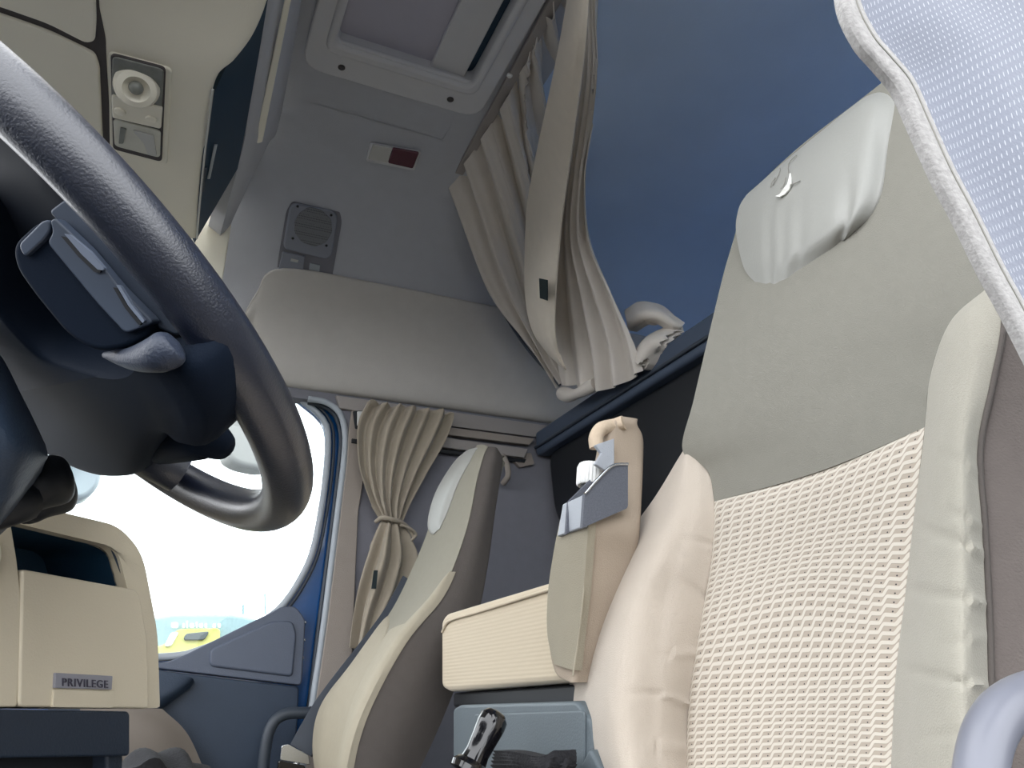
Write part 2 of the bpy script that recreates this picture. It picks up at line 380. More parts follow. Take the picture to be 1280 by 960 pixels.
# padded lower band of the passenger side upper wall
A_ = [(2.115,.822),(2.075,.835),(2.045,.93),(2.005,1.03),(1.965,1.105),(1.955,1.128),(1.985,1.142),(2.0,1.13)]
def shell_line(x): return [V((x, y, z)) for y, z in A_]
xs = [.10,.135,.195,.5,.8,1.1,1.4,1.76]; rows = []
for k, x in enumerate(xs):
    s = [0, .55, .95, 1, 1, 1, 1, 1][k]
    rows.append([V((x if i < 4 else x+.0, 2.12+(y-2.12)*s if i < 3 else (y if s == 1 else 2.06*(1-s)+y*s), z if s == 1 else (z*s+.95*(1-s)))) for i, (y, z) in enumerate(A_)])
G = grid(rows, 40, 50)
o = struct(obj('trim_1', solid(G, (0, .05, -.005), 70), 'headliner_pad'), 'padded cloth band above the passenger door', 'trim')
# wall_right: pillar and rear side wall with the door opening cut out
open_px = [(372,1010),(380,950),(389,890),(405,780),(421,650),(430,575),(431,540),(424,516),(407,503),(385,499)]
ol = [Y_(x, y, YW) for x, y in open_px]
ol = [V((p.x, YW, p.z)) for p in ol]
ol = curve(ol, 40)+[V((-.52, YW, ol[-1].z)), V((-.52, YW, ol[0].z))]
top = [V((1.02,YW,.84)), V((-.62,YW,.84)), V((-.62,YW,-.6)), V((1.02,YW,-.6))]
def fill_hole(outer, inner, vec):
    bm = bmesh.new(); es = []
    for L in (outer, inner):
        vs = [bm.verts.new(p) for p in L]
        for i in range(len(vs)): es.append(bm.edges.new((vs[i-1], vs[i])))
    bmesh.ops.triangle_fill(bm, edges=es, use_beauty=True)
    r = bmesh.ops.extrude_face_region(bm, geom=list(bm.faces)); bmesh.ops.translate(bm, vec=V(vec), verts=[g for g in r['geom'] if isinstance(g, bmesh.types.BMVert)])
    bmesh.ops.recalc_face_normals(bm, faces=bm.faces); me = bpy.data.meshes.new('m'); bm.to_mesh(me); bm.free(); return me
o = struct(obj('wall_right', fill_hole([V((1.79,YW,.84))]+top[1:3]+[V((1.79,YW,-.6))], ol, (0, .05, 0)), 'side_cloth'), 'passenger side wall and door pillar', 'wall')
pil = [(432,500),(700,536),(560,1000),(372,1010),(380,950),(389,890),(405,780),(421,650),(430,575),(431,540)]
q = [Y_(x, y, YW-.012) for x, y in [(441,505),(470,505),(448,640),(441,800),(436,1000),(376,1010),(384,950),(393,890),(409,780),(425,650),(434,575),(436,540)]]
o = struct(bev(obj('trim_2', prism(rnd(q, .01), (0, .014, 0)), 'pillar_trim'), .003), 'taupe trim of the pillar behind the passenger door', 'trim')

# ------------------------------------------------------------------ passenger door (frame, panel, glass)
gl_px = [(-90,560),(-60,520),(250,470),(350,488),(380,506),(402,526),(408,548),(404,605),(391,680),(374,722),(345,762),(300,789),(245,812),(205,819),(60,822),(-60,800)]
def px(L, Y): return [Y_(x, y, Y) for x, y in L]
glass_loop = resample(curve(px(gl_px+gl_px[:1], 2.14), 120)[:-1], 120)
bl_px = [(-120,560),(-90,490),(240,450),(352,470),(397,486),(424,508),(433,540),(430,605),(423,660),(413,740),(406,800),(399,860),(391,930),(200,990),(-60,930),(-140,700)]
door_out = resample(curve(px(bl_px+bl_px[:1], 2.14), 120)[:-1], 120)
door = bpy.data.objects.new('door_1', None); C.objects.link(door); door.location = (0, 2.14, -.55); struct(door, 'blue passenger door seen from inside with dark trim', 'door')
o = obj('door_frame', ringslab(door_out, glass_loop, (0, .03, 0), 120), 'blue_paint', door, 'metallic blue painted frame'); bev(o, .004)
def offset_loop(L, d):
    c = sum(L, V())/len(L); out = []
    for i in range(len(L)):
        t = (L[(i+1) % len(L)]-L[i-1]).normalized(); n = V((t.z, 0, -t.x))
        if n.dot(L[i]-c) < 0: n = -n
        out.append(L[i]+n*d)
    return out
obj('window_seal', tube([p+V((0,-.006,0)) for p in offset_loop(glass_loop, .004)], .009, closed=True), 'seal_light', door)
obj('inner_bead', tube([p+V((0,-.006,0)) for p in offset_loop(glass_loop, .020)], .004, closed=True), 'seal', door)
obj('door_seal', tube([p+V((0,-.002,0)) for p in ol[:40]], .009), 'seal_light', door)
obj('door_rubber', tube([Y_(x, y, 2.12) for x, y in [(370,1000),(379,930),(388,870),(399,780),(416,650),(424,580),(426,545),(419,520),(404,508),(385,503)]], .0065, n=60), 'seal', door)
wn = struct(obj('window_1', prism(glass_loop, (0, .004, 0)), 'glass'), 'side window of the passenger door', 'window')
# lower trim
o = obj('upper_trim', prism(rnd(px([(100,820),(205,829),(228,820),(338,766),(352,758),(370,758),(382,775),(377,857),(200,836),(100,830)], 2.10), .012), (0, .03, 0)), 'door_insert', door); bev(o, .004)
o2 = obj('recess', prism(rnd(px([(262,812),(340,776),(366,776),(371,792),(366,846),(262,833)], 2.092), .012), (0, .012, 0)), 'door_insert', o); bev(o2, .006, 4)
o = obj('lower_trim', prism(rnd(px([(60,838),(200,838),(374,859),(372,900),(366,1010),(60,1010)], 2.085), .01), (0, .05, 0)), 'door_panel', door); bev(o, .005)
o = obj('armrest', solid(grid([[Y_(120,840,2.05), Y_(190,838,2.05), Y_(236,846,2.05), Y_(243,852,2.07)], [Y_(120,880,2.03), Y_(180,875,2.03), Y_(215,868,2.04), Y_(240,856,2.07)], [Y_(120,900,2.05), Y_(190,896,2.05), Y_(205,884,2.06), Y_(238,860,2.07)]], 20, 12), (0, .05, 0)), 'door_panel', door)
o = obj('door_bin', solid(grid([[Y_(100,884,2.02), Y_(160,884,2.02), Y_(203,886,2.03)], [Y_(100,920,2.0), Y_(190,920,2.0), Y_(236,920,2.03)], [Y_(100,990,2.0), Y_(190,990,2.0), Y_(266,990,2.03)]], 20, 20), (0, .05, 0)), 'door_brown', door)
for (x, y) in ((381,778),(380,800),(378,822)):
    obj('screw', lathe([(.004,0),(.004,.003),(.002,.004)], Y_(x, y, 2.135), (0,-1,0), 10), 'chrome', door)

# ------------------------------------------------------------------ curtain rail above the pillar
t = thing('curtain_rail', 'pale double curtain rail above the passenger door pillar', 'curtain rail', Y_(560,540,2.08))
bev(obj('upper_rail', prism(px([(420,494),(700,534),(668,546),(560,532),(425,510)], 2.085), (0, .014, 0)), 'rail', t), .002)
bev(obj('middle_rail', prism(px([(540,531),(668,548),(662,556),(540,541)], 2.075), (0, .02, 0)), 'pillar_trim', t), .002)
bev(obj('lower_rail', prism(px([(530,543),(660,561),(656,572),(530,556)], 2.07), (0, .022, 0)), 'rail', t), .002)
bev(obj('groove', prism(px([(440,548),(658,574),(656,578),(440,553)], 2.08), (0, .012, 0)), 'black', t), .001)
t = thing('rail_clip', 'small white clip in a black slot at the front end of the curtain rail', 'clip', Y_(450,522,2.08))
bev(obj('slot', prism(rnd(px([(441,514),(458,512),(458,536),(444,536)], 2.085), .004), (0, .01, 0)), 'black', t), .001)
bev(obj('hook', prism(px([(447,514),(460,514),(460,519),(452,521),(460,524),(460,531),(447,531)], 2.078), (0, .008, 0)), 'white_plastic', t), .001)

# ================================================================== ROOF HATCH
def zc(L, z): return [Z_(x, y, z) for x, y in L]
t = thing('roof_hatch', 'large grey roof hatch with a rolled blind in the ceiling', 'roof hatch', (.35, 1.05, 1.325))
zf = 1.318
fo = rnd([(.128,1.40,zf),(.555,1.40,zf),(.555,.62,zf),(.128,.62,zf)], .05, 6)
fi = rnd([(hx0,hy1-.04,zf),(hx1,hy1-.04,zf),(hx1,hy0,zf),(hx0,hy0,zf)], .02, 6)
o = obj('frame', ringslab(fo, fi, (0, 0, .012), 160), 'hatch', t); bev(o, .004)
lo_ = rnd([(hx0-.02,hy1-.005,zf-.008),(hx1+.015,hy1-.005,zf-.008),(hx1+.015,hy0-.03,zf-.008),(hx0-.02,hy0-.03,zf-.008)], .03, 6)
li_ = rnd([(hx0,hy1-.035,zf-.008),(hx1-.005,hy1-.035,zf-.008),(hx1-.005,hy0,zf-.008),(hx0,hy0,zf-.008)], .02, 6)
o = obj('lip', ringslab(lo_, li_, (0, 0, .05), 160), 'hatch', t); bev(o, .009, 4)
bev(obj('blind', box((hx0-.01, hy0-.02, 1.352), (.405, hy1+.01, 1.358)), 'hatch_blind', t, 'mauve grey blind cloth'), .002)
bev(obj('blind_bar', box((.400, hy0-.02, 1.336), (.482, hy1-.03, 1.352)), 'hatch', t), .004)
obj('well', box((.40, hy0-.02, 1.356), (hx1+.01, hy1+.01, 1.362)), 'navy_panel', t)
for x, y in ((427, 84), (563, 124)):
    b = obj('bolt', lathe([(.008,0),(.008,.003),(.006,.005),(.003,.004)], Z_(x, y, zf)+V((0,0,.001)), (0,0,-1), 18), 'groove', t)

# red and white lamp on the curve of the headliner
def shell_hit(x, y):
    r = ray(x, y)
    for a, b in zip(CP, CP[1:]):
        d = b-a; # solve k*r.y = a.y+s*d.y ; k*r.z = a.z+s*d.z
        den = r.y*d.z-r.z*d.y
        if abs(den) < 1e-9: continue
        s = (r.z*a.y-r.y*a.z)/den
        if 0 <= s <= 1:
            k = (a.y+s*d.y)/r.y; n = V((0, d.z, -d.y)).normalized()
            if n.dot(r) > 0: n = -n
            return r*k, n
def on_shell(L, c, lift=0):
    p, n = shell_hit(*c); p = p+n*lift
    return [PL(x, y, p, n) for x, y in L], n
t = thing('ceiling_lamp', 'small rectangular ceiling lamp, half clear and half dark red', 'lamp', shell_hit(490, 193)[0])
P, n = on_shell([(463,177),(526,188),(518,211),(457,199)], (491,194), .002); bev(obj('rim', prism(rnd(P, .006), n*.008), 'hatch', t), .002)
P, n = on_shell([(466,179),(491,183),(485,202),(460,197)], (491,194), .008); bev(obj('clear_lens', prism(rnd(P, .005), n*.007), 'clear_lens', t), .003)
P, n = on_shell([(491,183),(524,189),(516,209),(485,202)], (491,194), .008); bev(obj('red_lens', prism(rnd(P, .005), n*.007), 'red_lens', t), .003)
# speaker
t = thing('speaker', 'rounded ceiling speaker above the passenger door with a switch beneath', 'speaker', shell_hit(390, 300)[0])
sc = (388, 298)
P, n = on_shell([(365,249),(424,261),(427,275),(414,349),(346,337),(348,320),(358,262)], sc, -.006); obj('surround', prism(rnd(P, .012), n*.012), 'side_cloth', t); 
P, n = on_shell([(368,252),(418,262),(422,272),(415,316),(408,322),(356,309),(354,303),(362,257)], sc, .0); o = bev(obj('bezel', prism(rnd(P, .012), n*.016), 'speaker_grey', t), .005, 4)
P, n = on_shell([(374,266),(386,258),(402,262),(414,274),(415,290),(407,303),(393,308),(377,302),(368,290),(368,276)], sc, .0145); bev(obj('grille', prism(rnd(P, .008), n*.004), 'grille', o), .001)
for x, y in ((372,258),(414,269),(366,298),(408,307)):
    P, n = on_shell([(x,y)], sc, .0155); obj('screw', lathe([(.004,0),(.003,.002)], P[0], n, 10), 'black', o)
P, n = on_shell([(353,313),(381,319),(378,343),(348,336)], sc, .0); bev(obj('switch', prism(rnd(P, .004), n*.014), 'speaker_grey', t), .004)
P, n = on_shell([(364,323),(373,325),(372,328),(363,326)], sc, .0145); obj('switch_mark', prism(P, n*.002), 'clear_lens', t)
P, n = on_shell([(382,320),(413,326),(409,347),(378,342)], sc, .0); bev(obj('socket', prism(rnd(P, .003), n*.003), 'black', t), .001)
P, n = on_shell([(387,328),(400,331),(399,339),(386,336)], sc, .003); bev(obj('socket_tab', prism(P, n*.006), 'seal_light', t), .001)

# ================================================================== OVERHEAD CONSOLE (front, left in view)
zo = 1.0
t = thing('overhead_console', 'cream overhead console above the windscreen with lockers', 'console', (-.3, 1.0, 1.0))
ctrl = []
for j in range(8):
    zz = [zo, zo, zo, zo+.0, zo+.008, zo+.02, zo+.03, zo+.04][j]
    yy = Z_(*[(246,299),(249,250),(256,175),(268,106),(294,76),(316,44),(333,0),(345,-60)][j], zz).y
    xe = Z_(*[(246,299),(249,250),(256,175),(268,106),(294,76),(316,44),(333,0),(345,-60)][j], zz).x
    ctrl.append([V((-.75, yy, zo-.02)), V((-.5, yy, zo)), V((-.29, yy, zo)), V((-.21, yy, zo)), V((-.11, yy, zz)), V((xe-.012, yy, zz)), V((xe, yy, zz+.010))])
obj('underside', solid(grid(ctrl, 48, 60), (0, 0, .25), 60), 'beige_plastic', t)
# locker seams as recessed dark channels with raised door panels
seam_x = Z_(126, 100, zo).x
for (x0, x1, y0, y1) in ((-.60, -.222, 1.335, 1.70), (-.60, -.222, .50, 1.265)):
    pass
def zslab(L, z, th, mat, name, par, r=.01, bv=.003, lab=None):
    return bev(obj(name, prism(rnd(zc(L, z), r), (0, 0, th)), mat, par, lab), bv)
zslab([(-200,-80),(122,-80),(124,10),(132,48),(133,75),(139,180),(142,240),(60,400),(-200,300)], zo-.0015, .01, 'groove', 'seam', t, .01, .001)
zslab([(-200,-80),(117,-80),(120,30),(118,53),(107,55),(60,31),(0,10),(-200,-50)], zo-.007, .012, 'beige_plastic', 'locker_door', t, .015, .004)
zslab([(-200,-40),(0,19),(60,40),(104,61),(118,68),(124,84),(127,150),(129,200),(60,400),(-200,300)], zo-.007, .012, 'beige_plastic', 'locker_door', t, .015, .004)
# dark locker front, rising away from the rear lip
dk = [Z_(333,0,zo+.06), Z_(266,108,zo+.03), Z_(245,300,zo), Z_(296,211,zo+.07), Z_(303,186,zo+.07), Z_(323,81,zo+.07), Z_(338,-40,zo+.08)]
xa = -.040; xb = .0245
P = [V((xa-.01, 1.0*1.70, zo+.004)), V((xb*1.07, 1.55*1.06, zo+.075)), V((xb*1.07, .4, zo+.075)), V((xa-.01, .4, zo+.004))]
Gd = grid([[Z_(243,304,zo+.003), Z_(297,211,zo+.07)], [Z_(256,160,zo+.010), Z_(309,150,zo+.07)], [Z_(285,75,zo+.05), Z_(325,60,zo+.07)], [Z_(310,-20,zo+.065), Z_(338,-20,zo+.07)]], 6, 30)
obj('dark_locker_front', solid(Gd, (-.01, 0, .02), 50), 'navy_panel', t, 'dark teal glossy locker front')
b = obj('edge_highlight', tube([Z_(246,298,zo-.002), Z_(254,210,zo-.002), Z_(266,112,zo-.002)], .0022, n=12), 'clear_lens', t)  # pale bead stands in for the thin highlight along the lip
b = bev(obj('latch', prism([Z_(259,222,zo+.02), Z_(263,222,zo+.02), Z_(272,180,zo+.02), Z_(268,180,zo+.02)], (0,0,-.004)), 'seal_light', t), .001)
b = bev(obj('latch', prism([Z_(252,238,zo+.01), Z_(255,238,zo+.01), Z_(259,208,zo+.01), Z_(256,208,zo+.01)], (0,0,-.004)), 'seal', t), .001)
# grey ledge between locker and headliner + pale strip
zl = zo+.075
L1 = [Z_(244,302,zl), Z_(297,211,zl), Z_(303,186,zl), V((.0255,.4,zl))]
G = grid([[V((.018,1.80,zl)), V((.030,1.80,zl+.02)), V((.040,1.80,zl+.06)), V((.040,1.80,zl+.20))],
          [Z_(303,186,zl), Z_(318,190,zl+.02), Z_(332,186,zl+.09), Z_(334,180,zl+.20)],
          [Z_(311,140,zl), Z_(326,140,zl+.02), Z_(345,140,zl+.09), Z_(352,140,zl+.22)],
          [V((.0265,.9,zl)), V((.046,.9,zl+.02)), V((.075,.9,zl+.12)), V((.085,.9,zl+.25))],
          [V((.0265,.4,zl)), V((.046,.4,zl+.02)), V((.075,.4,zl+.12)), V((.085,.4,zl+.25))]], 24, 40)
obj('rear_cove', solid(G, (-.03, 0, .02), 60), 'headliner', t)
b = bev(obj('pale_strip', prism([Z_(319,175,zl+.02), Z_(322,180,zl+.02), Z_(328,178,zl+.02), Z_(368,-20,zl+.02), Z_(360,-20,zl+.02)], (0,0,.01)), 'beige_plastic', t, 'pale edge strip'), .002)
b = bev(obj('end_cap', prism(rnd([Y_(292,262,1.78), Y_(268,262,1.78), Y_(215,318,1.78), Y_(180,560,1.78), Y_(230,560,1.78), Y_(279,345,1.78)], .006), (0, .02, 0)), 'beige_plastic', t, 'cream end trim'), .003)
# reading lamp
t = thing('reading_lamp', 'rectangular swivel reading lamp set in the cream overhead console', 'lamp', Z_(172,135,zo))
o = zslab([(135,65),(215,87),(209,207),(137,191)], zo-.004, .01, 'beige_plastic', 'frame', t, .012, .003)
zslab([(138,68),(207,86),(202,203),(141,187)], zo-.008, .006, 'groove', 'gasket', t, .01, .002)
zslab([(140,71),(205,88),(202,137),(140,121)], zo-.011, .004, 'lamp_dark', 'lens', t, .01, .002)
b = zslab([(139,120),(203,136),(201,162),(140,148)], zo-.016, .008, 'beige_plastic', 'switch_bar', t, .005, .003)
zslab([(141,149),(201,164),(200,198),(143,183)], zo-.011, .004, 'lamp_clear', 'lens', t, .01, .002)
zslab([(150,160),(158,162),(154,180),(148,180)], zo-.014, .004, 'lamp_dark', 'reflector', t, .003, .001)
zslab([(165,163),(192,170),(196,196),(185,194),(180,180)], zo-.014, .004, 'clear_lens', 'reflector', t, .006, .001)
for x, y in ((150,139),(189,149)): obj('button', lathe([(.010,0),(.009,.003),(.005,.005)], Z_(x, y, zo-.016), (0,0,-1), 20), 'beige_plastic', b)
o = obj('eyeball', lathe([(.036,0),(.037,.006),(.032,.016),(.022,.020),(.019,.014),(.012,.010)], Z_(171,107,zo-.012), (.1,-.6,-1), 36), 'beige_plastic', t)
obj('bulb_glass', lathe([(.012,0),(.010,.006),(.004,.010)], Z_(170,110,zo-.024), (.1,-.6,-1), 20), 'lamp_dark', o)

# ================================================================== DASHBOARD MODULE
t = thing('dashboard', 'beige centre dashboard module with an open tray above a flap', 'dashboard', (-.25, 1.0, -.55))
da = math.radians(41); fd = V((math.sin(da), math.cos(da), 0)); fn_ = V((fd.y, -fd.x, 0))       # face direction and outward normal
pc = Y_(105, 800, 1.0)
def df(x, y, off=0): return PL(x, y, pc+fn_*off, fn_)
def dface(L, off, th, mat, name, par, r=.01, bv=.003, lab=None):
    return bev(obj(name, prism(rnd([df(x, y, off) for x, y in L], r), -fn_*th), mat, par, lab), bv)
# surround: ring around the tray opening
so = rnd([df(x, y, 0) for x, y in [(25,628),(148,657),(178,690),(197,790),(200,885),(-130,882),(-130,600)]], [.01,.02,.03,.02,.004,.004,.004], 6)
si = rnd([df(x, y, 0) for x, y in [(16,653),(137,682),(148,692),(160,738),(163,770),(-80,765),(-80,640)]], .008, 6)
o = obj('surround', ringslab(so, si, -fn_*.016, 200), 'dash_beige', t); bev(o, .006, 4)
cso = sum(so, V())/len(so); csi = sum(si, V())/len(si)
obj('housing', ringslab([p-fn_*.012 for p in so], [cso+(p-cso)*.975-fn_*.012 for p in so], -fn_*.13, 200), 'dash_beige', t)
obj('tray_wall', ringslab([csi+(p-csi)*1.01-fn_*.014 for p in si], [csi+(p-csi)*1.0-fn_*.014 for p in si], -fn_*.10, 200), 'navy_panel', t)
dface([(-60,640),(150,680),(160,772),(-60,772)], -.11, .01, 'navy_panel', 'tray', t)
bev(obj('tray_side', prism([df(137,684,-.004), df(160,740,-.004), df(160,740,-.12), df(137,684,-.12)], fd*.006), 'door_panel', t), .001)
bev(obj('tray_floor', prism([df(-60,750,-.004), df(160,772,-.004), df(160,772,-.12), df(-60,750,-.12)], (0,0,-.006)), 'dark_plastic', t), .001)
dface([(28,711),(170,737),(176,745),(185,800),(187,886),(24,884)], .010, .02, 'dash_beige', 'flap', t, .006, .003)
dface([(-130,640),(14,652),(22,700),(28,760),(22,884),(-130,884)], .008, .02, 'dash_beige', 'left_fascia', t, .004, .003)
dface([(-20,674),(-4,672),(3,684),(3,700),(-4,712),(-20,712)], .014, .006, 'beige_plastic', 'knob', t, .006, .002)
fl = dface([(68,862),(142,864),(141,885),(66,884)], .0125, .004, 'dash_beige', 'grip', t, .001, .001)
pb = dface([(70,841),(141,845),(140,862),(69,860)], .0135, .004, 'badge', 'badge', t, .001, .0008)
cu = bpy.data.curves.new('txt', 'FONT'); cu.body = 'PRIVILEGE'; cu.size = 1; cu.extrude = .01; cu.space_character = 1.12
to = bpy.data.objects.new('txt', cu); C.objects.link(to); bpy.context.view_layer.update()
me = bpy.data.meshes.new_from_object(to); bpy.data.objects.remove(to)
xs_ = [v.co.x for v in me.vertices]; ys_ = [v.co.y for v in me.vertices]; w = max(xs_)-min(xs_); h = max(ys_)
a = df(78, 857.5, .0145); bb = df(135, 860, .0145); cc = df(78, 847.5, .0145); ux = bb-a; uy = cc-a
for v in me.vertices: v.co = a+ux*((v.co.x-min(xs_))/w)+uy*(v.co.y/h)+fn_*(v.co.z*.05)
obj('lettering', me, 'badge_ink', pb)
# side return and black lower bin
b = obj('lower_bin', prism(rnd([df(x, y, .015) for x, y in [(-130,884),(163,889),(163,945),(-130,950)]], .006), -fn_*.16), 'dark_plastic', t); bev(b, .005)
bev(obj('pedestal', prism([df(x, y, -.02) for x, y in [(-130,940),(132,940),(132,1150),(-130,1150)]], -fn_*.12), 'black', t), .004)
bev(obj('bin_leg', prism([df(x, y, .0) for x, y in [(134,938),(155,938),(154,1100),(134,1100)]], -fn_*.12), 'dark_plastic', t), .004)

# ================================================================== STEERING WHEEL AND COLUMN
wc = V((-.102, .582, .272)); th = .644; n_w = V((math.sin(th), 0, math.cos(th))); wa = V((math.cos(th), 0, -math.sin(th))); wb = V((0, 1, 0)); R = .223
def wp(x, y, off=0): return PL(x, y, wc+n_w*off, n_w)
t = thing('steering_wheel', 'large dark steering wheel with worn rim in the left foreground', 'steering wheel', wc)
o = obj('rim', tube([wc+(wa*math.cos(2*math.pi*k/128)+wb*math.sin(2*math.pi*k/128))*R for k in range(128)], .0172, closed=True, seg=28), 'wheel_leather', t)
body = [(-170,230),(-60,120),(40,160),(100,215),(160,285),(215,360),(262,440),(292,505),(281,540),(262,527),(240,523),(216,530),(206,548),(214,572),(190,583),(150,584),(110,574),(70,553),(30,510),(-20,460),(-90,390)]
Pb = resample(curve([wp(x, y, .012) for x, y in body]+[wp(*body[0], .012)], 160)[:-1], 160)
def dome(P, steps, inward):
    c = sum(P, V())/len(P); v = []; f = []; n = len(P)
    for (k, off) in steps:
        for p in P: v.append(c+(p-c)*k+n_w*off)
    for s in range(len(steps)-1):
        for i in range(n): j = (i+1) % n; f.append((s*n+i, s*n+j, (s+1)*n+j, (s+1)*n+i))
    f += [tuple(range(n)), tuple(range((len(steps)-1)*n, len(steps)*n))]
    return mesh(v, f, True, 60)
obj('hub', dome(Pb, [(.90,.02),(.97,.014),(.99,.0),(.98,-.008),(.9,-.012)], 0), 'wheel_core', t)
boss = [(-120,240),(-50,250),(0,325),(30,372),(75,422),(120,440),(178,450),(212,446),(232,432),(262,445),(292,505),(281,540),(262,527),(240,523),(222,530),(206,556),(190,579),(150,584),(110,574),(70,553),(30,510),(-20,470),(-90,420)]
Pb2 = resample(curve([wp(x, y, -.018) for x, y in boss]+[wp(*boss[0], -.018)], 240)[:-1], 240)
obj('hub_boss', dome(Pb2, [(.98,.03),(1,.01),(1,-.006),(.985,-.013),(.96,-.016),(.9,-.018)], 0), 'wheel_plastic', t)
obj('spoke', tube([wp(205,548,-.006), wp(240,546,-.010), wp(260,548,-.010), wp(276,556,-.004)], lambda s: .021-.010*s, n=16, seg=16), 'wheel_plastic', t)
obj('spoke', tube([wp(165,562,-.010), wp(195,574,-.008), wp(225,590,-.002)], lambda s: .019, n=10, seg=16), 'wheel_leather', t)
obj('thumb_rest', tube([wp(132,444,-.034), wp(165,448,-.036), wp(200,442,-.034), wp(222,428,-.026)], lambda s: .002+.0125*s*(1-s**5)**.5, n=24, seg=16), 'thumb_lit_leather', t, 'leather greyed to paint its highlight')
# switch pod on the near side of the hub, facing the driver's door
nP = (V((0,-1,0))*.80-n_w*.60).normalized(); pP = wp(130, 335, -.012)
def wslab(L, off, thk, mat, name, par, r=.004, bv=.002, lab=None):
    return bev(obj(name, prism(rnd([PL(x, y, pP+nP*off, nP) for x, y in L], r), -nP*thk), mat, par, lab), bv, 3)
wslab([(60,264),(83,247),(120,285),(175,348),(229,411),(222,420),(192,408),(120,330)], .0, .012, 'switch', 'bezel', t, .003, .0015)
sp = wslab([(14,306),(44,278),(66,272),(120,325),(170,380),(194,408),(186,420),(160,434),(120,441),(84,420),(40,366),(18,334)], .006, .02, 'wheel_plastic', 'switch_pod', t, .008, .004)
wslab([(58,303),(66,290),(62,276),(68,272),(108,310),(150,360),(193,403),(178,409),(156,417),(120,378)], .011, .010, 'switch', 'rocker', sp, .003, .002)
wslab([(22,306),(52,276),(60,274),(64,286),(56,298),(30,322)], .010, .010, 'switch', 'rocker', sp, .003, .003)
for L in ([(80,292),(86,293),(112,314),(130,335),(129,338),(122,337),(102,318)], [(145,356),(150,357),(164,380),(181,401),(178,404),(160,382)]):
    wslab(L, .0135, .003, 'key_highlight', 'highlight_sliver', sp, .0005, .0005)  # pale sliver paints the highlight along each key
    wslab([(x-4, y+3) for x, y in L], .0125, .002, 'black', 'key_gap', sp, .0005, .0003)
# column shroud, stalk
t = thing('steering_column', 'dark steering column shroud with a stalk, below the wheel hub', 'steering column', (-.3, .6, -.1))
G = grid([[X_(-60,380,-.20), X_(0,455,-.19), X_(35,510,-.19), X_(58,552,-.19)],
          [X_(-60,520,-.17), X_(-10,540,-.165), X_(30,560,-.165), X_(60,572,-.17)],
          [X_(-60,640,-.18), X_(-25,636,-.18), X_(20,610,-.18), X_(58,580,-.19)]], 24, 24)
G = grid([[Y_(-80,380,.60), Y_(-10,430,.58), Y_(30,500,.575), Y_(57,556,.60)],
          [Y_(-80,500,.50), Y_(-10,520,.50), Y_(30,555,.52), Y_(60,570,.58)],
          [Y_(-80,690,.56), Y_(-20,648,.54), Y_(20,618,.55), Y_(57,577,.60)]], 30, 24)
obj('shroud', solid(G, (-.02, .12, 0), 60), 'door_panel', t)
G = grid([[Y_(20,618,.66), Y_(56,575,.66), Y_(66,568,.68)], [Y_(20,630,.64), Y_(55,605,.64), Y_(88,606,.67)], [Y_(10,645,.66), Y_(45,632,.66), Y_(90,624,.68)]], 20, 20)
obj('stalk', solid(disp(G, (0,-1,0), puff(.012, 4)), (0, .03, 0), 60), 'black', t)
obj('lock_barrel', tube([Y_(-10,640,.62), Y_(14,632,.62), Y_(30,628,.63)], .014, n=8), 'black', t)

# ================================================================== PASSENGER SEAT
t = thing('passenger_seat', 'grey-beige passenger seat with leather head pad, beyond the centre seat', 'seat', (.5, 1.65, -.55))
# rings: far-back, far-front, mid-front, near-front(ridge), near-back   (px, Y)
rows = [
 # far front        mid front          ridge near        near back
 [Y_(398,990,1.88), Y_(425,1000,1.66), Y_(428,1010,1.42), Y_(505,1000,1.44)],
 [Y_(391,930,1.89), Y_(430,930,1.68), Y_(442,930,1.41), Y_(535,940,1.44)],
 [Y_(402,880,1.88), Y_(445,870,1.68), Y_(466,868,1.41), Y_(561,880,1.44)],
 [Y_(440,830,1.86), Y_(475,815,1.68), Y_(505,800,1.41), Y_(583,820,1.44)],
 [Y_(486,768,1.82), Y_(515,755,1.66), Y_(548,748,1.42), Y_(600,760,1.45)],
 [Y_(512,718,1.78), Y_(540,700,1.64), Y_(570,700,1.43), Y_(611,700,1.46)],
 [Y_(533,668,1.74), Y_(560,650,1.62), Y_(586,650,1.44), Y_(619,640,1.47)],
 [Y_(546,622,1.72), Y_(572,607,1.62), Y_(596,600,1.46), Y_(626,595,1.49)],
 [Y_(570,583,1.70), Y_(589,575,1.62), Y_(605,568,1.48), Y_(628,574,1.50)],
 [Y_(590,565,1.68), Y_(600,560,1.62), Y_(610,558,1.52), Y_(624,564,1.53)]]
front = grid([[r[0], (r[0]+r[1])/2, r[1], (r[1]+r[2])/2, r[2]] for r in rows], 24, 60)
front = disp(front, (-1,0,.2), lambda u, v: .010*(1-abs(2*u-1)**4)*min(1, 2*u))
def backfn(p, u, w): return p+V((.10, 0, -.01))
obj('backrest', solid(front, lambda p, u, w: p+V((.075, .075*u-.03*(1-u), -.01)), 50), 'pass_front', t)
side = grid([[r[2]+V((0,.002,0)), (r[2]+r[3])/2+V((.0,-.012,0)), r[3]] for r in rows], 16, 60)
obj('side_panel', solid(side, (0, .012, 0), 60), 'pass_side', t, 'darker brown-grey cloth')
bk = grid([[r[3], V((r[3].x+.02, (r[3].y+r[0].y)/2, r[3].z)), V((r[3].x, r[0].y, r[3].z))] for r in rows], 12, 40)
obj('back_shell', solid(bk, (-.03, 0, 0), 60), 'seat_shell', t)
